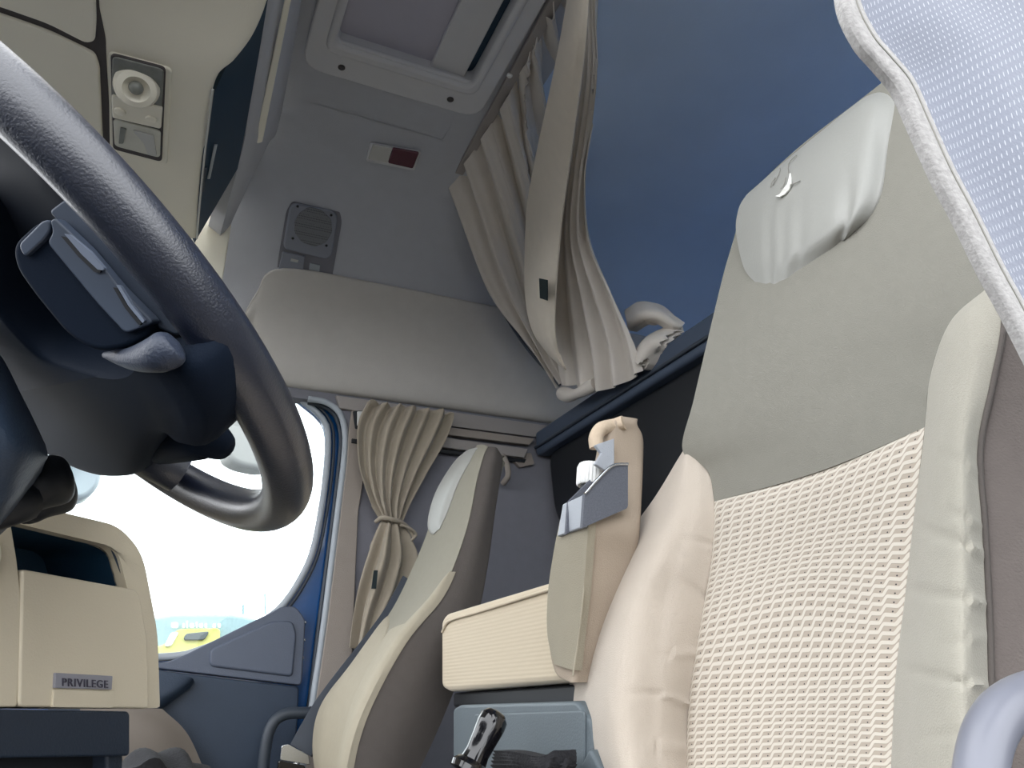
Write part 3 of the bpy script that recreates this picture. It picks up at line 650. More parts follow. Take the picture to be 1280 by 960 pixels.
def zone(G, u0, u1, v0, v1, toward, lift, nu=20, nv=30):     # patch lying on a grid surface, lifted
    nvv, nuu = len(G), len(G[0])
    def S(u, v):
        a = min(max(u, 0), 1)*(nuu-1); b = min(max(v, 0), 1)*(nvv-1); i = min(int(a), nuu-2); j = min(int(b), nvv-2); f = a-i; g = b-j
        return (G[j][i]*(1-f)+G[j][i+1]*f)*(1-g)+(G[j+1][i]*(1-f)+G[j+1][i+1]*f)*g
    out = []
    for j in range(nv):
        t_ = j/(nv-1); v = v0+(v1-v0)*t_; r = []
        a = u0(t_) if callable(u0) else u0; b = u1(t_) if callable(u1) else u1
        for i in range(nu): r.append(S(a+(b-a)*i/(nu-1), v))
        out.append(r)
    return disp(out, toward, lift)
hp = zone(front, lambda s: .34*(1-min(1, s*3))**3-.01+.30*max(0, s-.8), lambda s: .50+.26*min(1, s*1.5)-.05*s, .635, .95, (-1,0,.2), lambda u, v: .002+.013*(1-abs(2*u-1)**6)*(1-abs(2*v-1)**6))
obj('head_pad', solid(hp, (.012, 0, 0), 50), 'seat_leather', t, 'smooth grey leather')
li = zone(front, .55, .95, .0, .375, (-1,0,.2), lambda u, v: .0025)
obj('lower_insert', solid(li, (.012, 0, 0), 50), 'pass_bolster', t, 'beige lower insert')
fb = zone(front, -.01, lambda s: .70*(1-max(0, s)**7), .0, .44, (-1,0,.2), lambda u, v: .001+.012*(1-abs(2*u-1)**2)*(1-abs(2*v-1)**10))
obj('far_bolster', solid(fb, (.012, 0, 0), 50), 'pass_bolster', t, 'lighter beige side wing')
nb = zone(front, lambda s: .84+.15*s**2, 1.0, .0, .52, (-1,0,.2), lambda u, v: .003+.008*(1-abs(2*u-1)**4)*(1-abs(2*v-1)**10))
obj('near_bolster', solid(nb, (.012, 0, 0), 50), 'pass_bolster', t, 'lighter beige side wing')
cu_ = grid([[V((-.10,1.42,-.14)), V((-.12,1.65,-.12)), V((-.10,1.90,-.14))], [V((.02,1.42,-.125)), V((.02,1.65,-.135)), V((.02,1.90,-.125))], [V((.36,1.42,-.17)), V((.36,1.65,-.17)), V((.36,1.90,-.17))]], 20, 20)
obj('cushion', solid(disp(cu_, (0,0,1), puff(.012, 6)), (0, 0, -.12), 50), 'pass_bolster', t)
obj('seat_base', box((-.05, 1.46, -.55), (.40, 1.86, -.28)), 'black', t)
# folded dark cloth lying on the cushion
G = grid([[V((-.03,1.50,-.115)), V((.02,1.48,-.085)), V((.07,1.50,-.1)), V((.12,1.5,-.12))], [V((-.03,1.58,-.10)), V((.02,1.58,-.075)), V((.08,1.60,-.08)), V((.13,1.6,-.11))], [V((-.03,1.66,-.12)), V((.02,1.68,-.095)), V((.08,1.68,-.1)), V((.13,1.66,-.125))]], 24, 20)
G = disp(G, (0,0,1), lambda u, v: .006*math.sin(u*17+v*6))
tag(obj('glove', solid(G, (0,0,-.02), 60), 'knit'), 'crumpled dark knitted glove lying on the passenger seat cushion', 'glove')
# belt
t = thing('seat_belt', 'dark grey passenger seat belt running down to a metal tongue', 'seat belt', (.4, 1.93, -.1))
bp_ = [(508,722),(486,766),(455,812),(428,850),(402,890),(376,938)]
A = [Y_(x-7, y-4, 1.93) for x, y in bp_]; B = [Y_(x+9, y+5, 1.93) for x, y in bp_]
A = [Y_(x-w_, y-w_*.6, 1.93) for (x, y), w_ in zip(bp_, (4,6,8,10,12,13))]; B = [Y_(x+w_, y+w_*.6, 1.93) for (x, y), w_ in zip(bp_, (4,6,8,10,12,13))]
obj('webbing', stripslab(curve(A, 40), curve(B, 40), (0, .003, 0), 40), 'belt', t)
obj('webbing_edge', tube([p+V((0,-.002,0)) for p in B], .0022, n=30), 'black', t)
bev(obj('tongue', prism(rnd(px([(352,932),(360,930),(386,944),(388,956),(350,950)], 1.915), .004), (0, .006, 0)), 'chrome', t, 'bright metal tongue'), .001)
bev(obj('buckle', prism(rnd(px([(348,950),(382,957),(380,985),(345,985)], 1.905), .006), (0, .02, 0)), 'gloss_black', t), .003)
t = thing('armrest_bar', 'black bent tube rail at the far side of the passenger seat', 'rail', (.3, 1.95, -.2))
obj('tube', tube([V((Y_(326,1010,1.96).x,1.96,-.55)), Y_(326,1010,1.96), Y_(330,950,1.96), Y_(338,910,1.96), Y_(356,893,1.96), Y_(388,891,1.96)], .013, n=30, seg=16), 'seal', t)
bev(obj('end_cap', lathe([(.014,0),(.014,.01),(.010,.013)], Y_(386,891,1.96), (1,0,0), 16), 'black', t), .001)

# ================================================================== SIDE CURTAIN (tied)
t = thing('side_curtain', 'tied taupe curtain hanging from the rail behind the passenger door', 'curtain', Y_(500,650,2.02))
def cur_rows(L, Y): return [[Y_(x0+(x1-x0)*k/4, y0+(y1-y0)*k/4, Y-.02*math.sin(math.pi*k/4)) for k in range(5)] for (x0, y0, x1, y1) in L]
up_ = cur_rows([(462,502,563,515),(456,510,566,522),(447,535,555,552),(449,580,533,590),(462,620,512,628),(476,644,502,650),(478,652,502,657)], 2.04)
G = grid(up_, 120, 60)
G = disp(G, (0,-1,0), lambda u, v: (.010*(1-v)**.6+.004)*math.sin(u*38+1.5*math.sin(3*v))+.006*math.sin(u*17+2*v)*(1-v*.6)+(.003*math.sin(u*90) if v < .12 else 0))
def cloth(G, toward=(0,-1,0), th=.0025): return mesh_sheet(G, toward, th)
def mesh_sheet(G, toward, th):
    N = normals(G, toward); nv, nu = len(G), len(G[0])
    return solid(G, lambda p, u, w: p-N[round(w*(nv-1))][round(u*(nu-1))]*th, 75)
obj('upper_drape', cloth(G), 'side_curtain', t)
lo2 = cur_rows([(478,652,502,657),(470,668,510,675),(460,695,518,700),(450,730,512,735),(444,765,495,770),(440,810,476,815)], 2.03)
G = grid(lo2, 100, 50)
G = disp(G, (0,-1,0), lambda u, v: (.005+.008*min(1, v*3))*math.sin(u*20+2*v)+.004*math.sin(u*9-3*v))
obj('lower_drape', cloth(G), 'side_curtain', t)
obj('tie', tube([Y_(470,652,2.03), Y_(478,647,2.005), Y_(490,649,1.995), Y_(503,654,2.01), Y_(512,662,2.02), Y_(518,672,2.02)], .006, n=24, seg=10), 'side_curtain', t)
obj('tie_end', tube([Y_(500,656,2.0), Y_(512,660,2.0), Y_(520,668,2.01), Y_(514,676,2.015)], .004, n=14, seg=8), 'side_curtain', t)
bev(obj('tag', prism(px([(467,713),(472,713),(470,736),(464,736)], 1.995), (0,-.003,0)), 'tag', t, 'small black label'), .0005)

# ================================================================== BUNK AND ITS CURTAIN
t = thing('bunk', 'dark blue-grey upper bunk across the back of the cab', 'bunk', (1.4, 1.2, .4))
xb = 1.03
f0 = [X_(660,546,xb), X_(663,574,xb)]
zt, zm = X_(660,546,xb).z, X_(663,574,xb).z
bev(obj('fascia', box((xb, .1, zm+.0), (xb+.05, 2.09, zt)), 'bunk_grey', t), .012, 4)
bev(obj('deck', box((xb+.02, .1, zt-.04), (1.75, 2.09, zt-.005)), 'dark_plastic', t), .008)
P = rnd([V((xb+.03,2.07,zm+.01)), V((xb+.03,2.04,.5)), V((xb+.03,1.92,.40)), V((xb+.03,1.70,.33)), V((xb+.03,.1,.33)), V((xb+.03,.1,zm+.01))], .06, 6)
bev(obj('underside_panel', prism(P, (.6, 0, 0)), 'black', t), .02, 4)
bev(obj('mattress', box((xb+.12, .12, zt-.005), (1.74, 2.06, zt+.03)), 'glare_blue', t), .03, 4)
obj('front_rail', tube([V((xb-.004, .1, zt-.055)), V((xb-.004, 1.1, zt-.055)), V((xb-.004, 2.08, zt-.055))], .005, n=6), 'seal', t)
t = thing('coat_hook', 'rounded beige hook on the side wall behind the passenger seat', 'hook', Y_(630,588,2.06))
obj('hook', tube([Y_(629,570,2.07), Y_(634,582,2.04), Y_(635,595,2.04), Y_(629,604,2.07)], .009, n=14, seg=12), 'pillar_trim', t)
bev(obj('plate', prism(rnd(px([(636,568),(664,566),(668,580),(650,584)], 2.085), .006), (0, .015, 0)), 'pillar_trim', t), .003)

t = thing('bunk_curtain', 'long gathered grey-beige bunk curtain gathered beside the roof hatch', 'curtain', (.8, 1.6, .8))
def lerp(a, b, s): return a+(b-a)*s
# far part: pleats fanning from the roof track down to the bunk
topl = [(566,236),(585,200),(612,158),(640,110),(668,52),(692,0),(712,-40)]
def tr(x, y): return Z_(x, y, 1.315)
Ttop = [tr(*p) for p in topl]
midl = [(610,360),(632,335),(655,300),(675,270),(690,230),(705,180),(725,120)]
lowl = [(660,430),(668,425),(678,415),(688,405),(698,395),(712,380),(735,350)]
botl = [(697,484),(700,480),(705,476),(708,470),(712,465),(722,455),(745,440)]
Tmid = [X_(x, y, .76+.02*k) for k, (x, y) in enumerate(midl)]
Tlow = [X_(x, y, .90+.012*k) for k, (x, y) in enumerate(lowl)]
Tbot = [X_(x, y, 1.00+.0*k) for k, (x, y) in enumerate(botl)]
G = grid([Ttop, Tmid, Tlow, Tbot], 150, 90)
def pleat(u, v):
    a = math.sin(u*2*math.pi*7.2+.6*math.sin(4*v))
    return (.017*(1-.55*v))*a+.006*math.sin(u*2*math.pi*15+v*3)*(1-v)+.004*math.sin(u*31-6*v)
G = disp(G, (-.8,-.4,0), pleat)
obj('pleats', cloth(G, (-.8,-.4,0)), 'curtain', t)
# flat leading band
bL = [(714,-30),(694,85),(668,205),(657,268),(655,360),(664,410),(684,440),(704,460)]
bR = [(738,-30),(730,70),(712,208),(701,285),(694,360),(693,410),(698,438),(707,462)]
rows = []
for k, ((x0, y0), (x1, y1)) in enumerate(zip(bL, bR)):
    d0 = [.53,.58,.70,.76,.80,.84,.88,.92][k]
    if k == 0: d0 = .53
    rows.append([X_(lerp(x0, x1, s), lerp(y0, y1, s), d0-.012*math.sin(math.pi*s)) for s in (0,.33,.66,1)])
G = grid(rows, 24, 80); G = disp(G, (-.8,-.4,0), lambda u, v: .002*math.sin(u*5+v*9))
obj('leading_band', cloth(G, (-.8,-.4,0), .004), 'curtain_band', t, 'flat hemmed leading edge')
# near bunch: falls from the track and spreads on the bunk
tpl = [(722,-40),(735,-40),(748,-40)]
rows = [[X_(724,-40,.60), X_(734,-40,.60), X_(740,-40,.60), X_(746,-40,.60)],
        [X_(722,100,.66), X_(732,100,.66), X_(738,100,.66), X_(743,100,.67)],
        [X_(706,220,.74), X_(716,220,.74), X_(724,220,.74), X_(732,220,.75)],
        [X_(700,300,.82), X_(712,300,.82), X_(722,300,.82), X_(740,300,.84)],
        [X_(698,380,.89), X_(720,375,.89), X_(742,370,.90), X_(768,365,.92)],
        [X_(700,440,.95), X_(730,435,.95), X_(760,430,.96), X_(792,420,.98)],
        [X_(708,480,.99), X_(738,488,.985), X_(768,484,.995), X_(806,463,1.01)]]
G = grid(rows, 110, 90)
G = disp(G, (-.8,-.4,0), lambda u, v: (.004+.014*v)*math.sin(u*2*math.pi*4.2+1.4*v)+.005*v*math.sin(u*2*math.pi*9+4*v))
obj('near_drape', cloth(G, (-.8,-.4,0)), 'curtain', t)
# rolled hem lying on the bunk edge
obj('rolled_hem', tube([X_(703,492,.985), X_(714,494,.975), X_(728,489,.975), X_(744,480,.985)], lambda s: .019-.004*s+.003*math.sin(9*s), n=40, seg=20), 'curtain', t)
G = grid([[X_(783,386,1.03), X_(800,378,1.03), X_(822,381,1.05), X_(847,402,1.07)], [X_(784,400,1.0), X_(802,392,1.0), X_(822,394,1.02), X_(844,408,1.05)], [X_(788,413,1.02), X_(803,405,1.02), X_(820,405,1.04), X_(838,414,1.06)]], 30, 16)
obj('tail', solid(disp(G, (-1,0,.3), lambda u, v: .006*(1-abs(2*v-1)**3)+.003*math.sin(v*9+u*5)), (.02, 0, 0), 60), 'curtain', t)
G = grid([[X_(790,446,1.02), X_(804,422,1.03), X_(824,412,1.05), X_(846,408,1.07)], [X_(797,454,.99), X_(810,434,1.0), X_(828,424,1.02), X_(846,415,1.06)], [X_(803,463,1.01), X_(818,450,1.02), X_(834,434,1.04), X_(846,418,1.07)]], 30, 16)
obj('tail', solid(disp(G, (-1,0,.3), lambda u, v: .008*(1-abs(2*v-1)**3)+.003*math.sin(v*8-u*5)), (.02, 0, 0), 60), 'curtain', t)
# dark lining edge at the far side
obj('lining_edge', tube([tr(566,240)+V((0,0,-.01)), X_(588,300,.70), X_(618,370,.80), X_(655,430,.91), X_(700,482,1.0)], .005, n=40, seg=8), 'seal', t)
bev(obj('tag', prism([X_(675,348,.762), X_(685,350,.762), X_(685,376,.785), X_(676,373,.785)], (-.003,0,0)), 'tag', t, 'small black label'), .0005)
t = thing('curtain_track', 'ceiling track that carries the bunk curtain beside the hatch', 'curtain track', (.62, 1.2, 1.32))
a = tr(562,232); b = tr(715,-45)
bev(obj('track', prism([a+V((-.004,0,.0)), a+V((.02,0,0)), b+V((.02,0,0)), b+V((-.004,0,0))], (0,0,.012)), 'rail', t), .002)
p_ = tr(641,96); obj('glider', lathe([(.006,0),(.007,.004),(.004,.008)], p_+V((-.008,0,.004)), (0,0,-1), 14), 'white_plastic', t)

# ================================================================== DRIVER SEAT
rec = V((1, 0, -.2)).normalized(); pd = V((.53, .58, -.06))
def ds(x, y, off=0): return PL(x, y, pd-rec*off, rec)
t = thing('driver_seat', "large beige driver's seat with zigzag knit panel in the right foreground", 'seat', (.6, .58, -.55))
TW = (-1, 0, .2)
# centre knit
cen = [[ds(862,1010), ds(985,1015,-.012), ds(1112,1010)], [ds(858,940), ds(985,930,-.012), ds(1115,930)], [ds(863,860), ds(990,850,-.012), ds(1120,840)], [ds(877,770), ds(1000,740,-.01), ds(1132,740)],
       [ds(889,700), ds(1012,668,-.008), ds(1143,640)], [ds(893,627), ds(1022,590,-.002), ds(1156,534)]]
Gc = grid(cen, 40, 60)
o = obj('knit_panel', solid(disp(Gc, TW, puff(.006, 14)), (.05, 0, 0), 60), 'knit_zig', t, 'cream zigzag knit panel')
# shoulder panel
sh = [[ds(893,627), ds(1022,590,0), ds(1156,534), ds(1160,530,0)],
      [ds(884,588), ds(1015,548,.004), ds(1130,505,.0), ds(1160,490,-.0)],
      [ds(853,562,.01), ds(1000,500,.008), ds(1110,455,.002), ds(1190,445,-.004)],
      [ds(867,500,.008), ds(990,440,.012), ds(1100,395,.008), ds(1235,392,-.004)],
      [ds(888,410,.006), ds(990,350,.014), ds(1100,300,.01), ds(1256,345,-.006)],
      [ds(905,340,.002), ds(1000,280,.014), ds(1110,220,.01), ds(1240,230,-.01)],
      [ds(919,292,0), ds(1010,215,.012), ds(1110,150,.008), ds(1205,160,-.012)],
      [ds(930,250,-.01), ds(1000,185,0), ds(1080,125,0), ds(1160,70,-.02)],
      [ds(943,236,-.03), ds(1005,182,-.03), ds(1080,122,-.03), ds(1155,60,-.04)]]
Gs = grid(sh, 40, 70)
obj('shoulder_panel', solid(Gs, (.07, 0, 0), 60), 'seat_shoulder', t, 'smooth grey-green upper panel')
# head pad
hpx = [[ds(948,357,.010), ds(972,357,.012), ds(1010,334,.012), ds(1050,308,.010), ds(1066,296,.008)],
       [ds(930,335,.012), ds(968,320,.028), ds(1012,298,.030), ds(1060,276,.028), ds(1086,272,.012)],
       [ds(920,290,.012), ds(960,270,.030), ds(1012,248,.034), ds(1070,230,.030), ds(1101,240,.012)],
       [ds(923,262,.010), ds(965,235,.026), ds(1015,205,.032), ds(1075,180,.028), ds(1109,190,.010)],
       [ds(932,245,.002), ds(975,208,.014), ds(1025,168,.018), ds(1080,130,.016), ds(1117,140,.006)],
       [ds(946,232,-.012), ds(985,200,-.006), ds(1030,162,-.004), ds(1080,122,-.004), ds(1124,100,-.01)]]
Gh = grid(hpx, 50, 50)
def folds(u, v):
    f = 0
    for (u0, w_, a, s) in ((.16,.03,-.0022,.25),(.27,.03,-.0018,.2),(.40,.035,-.0015,.15),(.74,.045,-.0045,-.1)):
        uc = u0+s*v; k = math.exp(-((u-uc)/w_)**2)*math.exp(-((v-.22)/.22)**2); f += a*k
    return f
o = obj('head_pad', solid(disp(Gh, TW, lambda u, v: folds(u, v)), (.03, 0, 0), 60), 'seat_leather', t, 'smooth pale grey leather pad')
def onpad(x, y, l=.0008): # nearest grid surface hit for a pixel
    r = ray(x, y).normalized(); best = None
    for row in Gh:
        for p in row:
            d = (p-r*p.dot(r)).length
            if best is None or d < best[0]: best = (d, p)
    return r*(best[1].dot(r)-.006-l)
# stitched mark
mk = [(969,245),(974,243),(979,236),(984,230),(986,222),(987,216),(988,222),(988,230),(986,237),(980,243),(974,246)]
obj('stitched_mark', prism([onpad(x, y) for x, y in mk], (.002,0,0)), 'stitch', o, 'small white stitched emblem')
for L in ([(966,232),(970,224),(974,216),(975,210)], [(986,216),(985,208),(989,200),(996,194)], [(963,234),(965,228),(969,222)], [(1000,226),(994,229),(988,231)], [(976,236),(980,230),(982,222)]):
    obj('stitch_line', tube([onpad(x, y, .0) for x, y in L], .0006, n=10, seg=6), 'stitch_grey', o)
# bolsters
fbx = [[ds(745,1010,.04), ds(785,1010,.075), ds(830,1010,.04), ds(861,1010,0)],
       [ds(718,910,.045), ds(765,910,.085), ds(820,905,.045), ds(858,910,0)],
       [ds(712,840,.045), ds(765,840,.085), ds(825,835,.045), ds(866,840,0)],
       [ds(730,762,.04), ds(780,762,.075), ds(835,755,.04), ds(878,765,0)],
       [ds(768,692,.03), ds(808,695,.06), ds(850,695,.035), ds(889,700,0)],
       [ds(818,622,.018), ds(840,630,.036), ds(868,635,.022), ds(893,645,0)],
       [ds(846,576,.006), ds(856,578,.016), ds(872,588,.010), ds(886,596,.0)],
       [ds(856,560,-.002), ds(860,562,.002), ds(866,565,.002), ds(871,570,-.002)]]
def wrk(L):
    def f(u, v):
        s = 0
        for (v0, w_, a, side, ln, sl) in L:
            uu = abs(u-side); s += a*math.exp(-((v-v0-sl*uu)/w_)**2)*max(0, 1-uu/ln)**.6
        return s
    return f
Gf = grid(fbx, 50, 110)
obj('far_bolster', solid(disp(Gf, TW, wrk([(.20,.008,-.004,1,.6,.05),(.33,.008,-.003,1,.4,-.05),(.10,.008,-.003,1,.5,0),(.62,.008,-.002,1,.4,0),(.47,.01,-.002,1,.35,.1)])), lambda p, u, w: p+V((.09, -.02*(1-u), 0)), 60), 'seat_bolster', t, 'pinkish beige side wing')
nbx = [[ds(1112,1010,0), ds(1150,1010,.055), ds(1200,1010,.075), ds(1236,1010,.045)],
       [ds(1115,930,0), ds(1150,925,.055), ds(1200,920,.075), ds(1238,915,.045)],
       [ds(1120,840,0), ds(1155,840,.055), ds(1200,840,.072), ds(1237,840,.042)],
       [ds(1132,740,0), ds(1160,740,.05), ds(1200,740,.065), ds(1234,745,.038)],
       [ds(1143,640,0), ds(1168,640,.04), ds(1200,640,.055), ds(1229,650,.032)],
       [ds(1155,545,0), ds(1175,545,.03), ds(1202,550,.04), ds(1224,562,.024)],
       [ds(1163,470,0), ds(1185,470,.02), ds(1212,472,.026), ds(1240,480,.014)],
       [ds(1188,402,.004), ds(1205,400,.014), ds(1228,405,.016), ds(1253,412,.008)],
       [ds(1236,358,.003), ds(1241,357,.004), ds(1246,357,.004), ds(1252,358,.0)]]
Gn = grid(nbx, 50, 120)
obj('near_bolster', solid(disp(Gn, TW, lambda u, v: (1-abs(2*u-1)**6)*wrk([(.44,.007,-.004,1,.9,.04),(.485,.007,-.003,1,.6,.03),(.36,.007,-.004,1,1,.02),(.22,.007,-.0035,1,1.1,.04),(.58,.008,-.002,1,.7,.02),(.31,.007,-.002,1,.6,-.03),(.13,.007,-.002,1,.7,0)])(u, v)), (.09, 0, 0), 60), 'near_bolster', t, 'pale olive beige side wing')
obj('piping', tube([r[-1]+V((-.0,-.001,0)) for r in Gn], .0022, seg=8), 'pass_side', t)
# near side panel
sd = []
for j in range(0, 120, 10): p = Gn[j][-1]; sd.append([p+V((.001,0,0)), p+V((.04,-.022,0)), p+V((.10,-.022,0)), p+V((.16,-.0,0))])
sd.append([ds(1248,340,-.006), ds(1248,340,-.04)+V((0,-.012,0)), ds(1248,340,-.09)+V((0,-.012,0)), ds(1248,340,-.13)])
sd.append([ds(1205,150,-.014), ds(1205,150,-.04)+V((0,-.010,0)), ds(1205,150,-.08)+V((0,-.010,0)), ds(1205,150,-.11)])
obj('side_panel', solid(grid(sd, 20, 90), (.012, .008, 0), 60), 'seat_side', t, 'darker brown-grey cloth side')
bkk = [[ds(880,1010,-.10), ds(985,1010,-.13), ds(1215,1010,-.10)], [ds(880,820,-.10), ds(985,800,-.13), ds(1212,780,-.10)], [ds(905,600,-.09), ds(1000,560,-.12), ds(1210,480,-.09)], [ds(930,300,-.07), ds(1010,240,-.09), ds(1190,150,-.07)], [ds(950,240,-.05), ds(1010,190,-.06), ds(1150,80,-.05)]]
obj('back_shell', solid(grid(bkk, 24, 40), (.03, 0, 0), 60), 'seat_shell', t)
cu_ = grid([[V((.0,.36,-.28)), V((.0,.6,-.26)), V((.0,.76,-.28))], [V((.28,.34,-.25)), V((.28,.6,-.27)), V((.28,.78,-.25))], [V((.56,.34,-.26)), V((.56,.6,-.26)), V((.56,.78,-.26))]], 16, 16)
obj('cushion', solid(disp(cu_, (0,0,1), puff(.01, 6)), (0, 0, -.10), 50), 'seat_bolster', t)
obj('seat_base', box((.05, .42, -.55), (.52, .80, -.37)), 'black', t)
bev(obj('recline_lever', prism([X_(726,955,.45), X_(736,935,.45), X_(752,965,.45), X_(745,1000,.45), X_(726,1000,.45)], (.03,0,0)), 'grey_box', t), .004)

# ================================================================== CENTRE SEAT, PADDED POST, BOTTLE
t = thing('centre_seat', 'folded corded beige centre seat pad on a black base', 'seat', (.5, 1.13, -.3))
xc = .47
qf = rnd([X_(551,776,xc), X_(556,767,xc), X_(690,726,xc), X_(722,717,xc), X_(722,851,xc), X_(715,852,xc), X_(560,865,xc), X_(551,860,xc)], [.01,.02,0,0,0,0,.012,.01], 5)
bev(obj('pad', prism(qf, (.30, 0, .0)), 'corded', t), .014, 5)
obj('piping', tube([X_(553,790,xc-.001), X_(562,776,xc-.002), X_(600,764,xc-.002), X_(690,736,xc-.002), X_(715,727,xc-.001)], .0025, n=30, seg=8), 'corded', t)
bev(obj('base', prism([X_(566,866,xc+.02), X_(760,852,xc+.02), X_(760,880,xc+.02), X_(566,884,xc+.02)], (.28,0,0)), 'black', t), .005)
obj('bracket', box((.52, 1.0, -.30), (.74, 1.28, -.02)), 'black', t)
t = thing('padded_post', 'upright padded armrest post beside the centre seat with a grey holder', 'armrest', (.52, .9, 0))
yf, yn = X_(686,760,.455).y, X_(733,760,.455).y
def pf(x, y): return X_(x, y, .455)
def pn(x, y): return Y_(x, y, yn)
# cross-section sweep up the post: (front x, back x, far y, near y, z)
lv = []
for (lx, ly, mx, my, rx) in ((712,853,716,853,740),(690,830,718,838,745),(682,790,723,790,768),(683,740,729,742,782),(690,690,733,690,800),(698,650,736,652,805),(716,615,742,612,807),(738,580,755,575,808),(745,545,762,540,808),(755,530,768,526,800),(768,523,775,520,788)):
    lv.append((lx, ly, mx, my, rx))
rowsP = []
for k, (lx, ly, mx, my, rx) in enumerate(lv):
    xf = .455+(.0 if k < 6 else [.02,.045,.055,.06,.07][k-6])
    a = X_(lx, ly, xf); b = X_(mx, my, xf); zc_ = b.z; a = V((xf, a.y, zc_)); 
    c = Y_(rx, my-6, b.y); c = V((max(c.x, xf+.03), b.y, zc_)); d = V((c.x, a.y, zc_))
    rowsP.append(rnd([a, b, c, d], [.012,.012,.018,.012], 5))
v = []; f = []; n = len(rowsP[0])
Rw = [curve([rw[i] for rw in rowsP], 60) for i in range(n)]
for j in range(60):
    for i in range(n): v.append(Rw[i][j])
for j in range(59):
    for i in range(n): f.append((j*n+i, j*n+(i+1) % n, (j+1)*n+(i+1) % n, (j+1)*n+i))
f += [tuple(range(n)), tuple(range(59*n, 60*n))]
obj('pad', mesh(v, f, True, 60), 'post_side', t)
# pale front cover
G = grid([[X_(lx+2, ly, .452 if k < 6 else .452+.02), X_(lerp(lx, mx, .5), lerp(ly, my, .5), .449 if k < 6 else .470), X_(mx, my, .452 if k < 6 else .472)] for k, (lx, ly, mx, my, rx) in enumerate(lv[1:6])], 12, 40)
obj('front_cover', solid(G, (.01, 0, 0), 60), 'post_front', t, 'pale olive front face')
obj('seam', tube([Y_(x, y, yn-.0005) for x, y in ((716,845),(724,790),(730,735),(734,690),(736,664))], .0012, n=20, seg=6), 'post_front', t)
obj('top_loop', tube([Y_(746,560,yn+.02), Y_(745,547,yn+.02), Y_(752,536,yn+.02), Y_(768,532,yn+.02), Y_(780,528,yn+.01)], .0095, n=24, seg=14), 'foam', t, 'worn torn end of the padding')
bev(obj('metal_bracket', prism([Y_(744,556,yn), Y_(768,548,yn), Y_(768,582,yn), Y_(760,590,yn), Y_(744,580,yn), Y_(752,566,yn)], (0, .006, 0)), 'silver', t), .001)
# grey holder clipped on
t = thing('cup_holder', 'grey and silver cup holder clipped on the padded post', 'holder', pf(710,650))
xh = .445
hf = [X_(703,630,xh), X_(731,617,xh), X_(728,659,xh), X_(696,671,xh)]
bev(obj('front_plate', prism(hf, (.008,0,0)), 'silver', t, 'bright silver front plate'), .002)
yh = X_(730,640,xh).y-.004
nf = [Y_(731,617,yh), Y_(766,582,yh), Y_(785,579,yh), Y_(785,635,yh), Y_(728,660,yh)]
bev(obj('side_plate', prism(rnd(nf, [.001,.004,.004,.004,.001]), (0,.006,0)), 'grey_speckle', t, 'dark speckled side plate'), .0015)
obj('rim_edge', tube([Y_(731,617,yh-.001), Y_(748,598,yh-.001), Y_(766,582,yh-.001), Y_(785,580,yh-.001)], .0018, n=16, seg=8, ), 'chrome', t)
bev(obj('back_plate', prism([p+V((.0,.042,0)) for p in nf], (0,.004,0)), 'grey_speckle', t), .001)
t = thing('bottle', 'bottle with a white ribbed screw cap standing in the grey cup holder', 'bottle', Y_(735,640,yh+.03))
bc = X_(738,606,.487); ax = V((.12, 0, 1)).normalized()
obj('cap', lathe([(.0165,0),(.0178,.002),(.0178,.024),(.0155,.029),(.006,.030)], bc-ax*.002, ax, 72, lambda a: 1+.035*math.sin(a*24)), 'white_plastic', t, 'white ribbed cap')
obj('neck', lathe([(.013,-.012),(.013,.0)], bc-ax*.0, ax, 28), 'black', t)
obj('flask', lathe([(.014,-.075),(.017,-.072),(.017,-.03),(.013,-.012)], bc, ax, 28), 'mirror_pale', t)

# ================================================================== LOWER MIDDLE: STORAGE BOX, LEVER
t = thing('storage_box', 'worn blue-grey plastic storage box below the centre seat', 'storage box', (.6, 1.0, -.4))
bev(obj('box', prism(rnd([X_(566,886,.46), X_(574,881,.46), X_(720,876,.46), X_(738,900,.46), X_(745,1060,.46), X_(566,1060,.46)], .008), (.055,0,0)), 'grey_box', t), .006, 4)
bev(obj('front_recess', prism(rnd([X_(592,893,.457), X_(730,888,.457), X_(730,1060,.457), X_(592,1060,.457)], .008), (.004,0,0)), 'grey_box', t), .002)
G = grid([[X_(618,938,.42), X_(650,943,.41), X_(680,944,.41), X_(700,938,.42)], [X_(614,960,.41), X_(650,962,.39), X_(680,962,.39), X_(700,962,.41)], [X_(612,1000,.41), X_(650,1000,.39), X_(680,1000,.39), X_(700,1000,.41)]], 40, 40)
G = disp(G, (-1,0,0), lambda u, v: .002*math.sin(v*60+u*5)+.002*math.sin(u*9))
tag(obj('net_pocket', solid(G, (.02,0,0), 70), 'knit'), 'black elastic net pocket on the front of the storage box', 'net')
t = thing('parking_brake_lever', 'glossy black lever handle in front of the storage box', 'lever', (.25, .85, -.3))
pl = [Y_(570,1030,.86), Y_(584,980,.86), Y_(594,952,.86)]
la = (Y_(616,902,.86)-Y_(588,960,.86)).normalized(); lb = Y_(590,955,.86)
obj('grip', lathe([(.010,-.002),(.015,.002),(.0135,.012),(.0150,.030),(.0165,.044),(.0160,.052),(.011,.058),(.004,.060)], lb, la, 32), 'gloss_black', t)
obj('collar', lathe([(.014,-.012),(.021,-.010),(.022,-.004),(.017,.002),(.012,.004)], lb, la, 32), 'gloss_black', t)
obj('shaft', tube([lb-la*.005, lb-la*.12], .010, seg=16), 'silver', t)

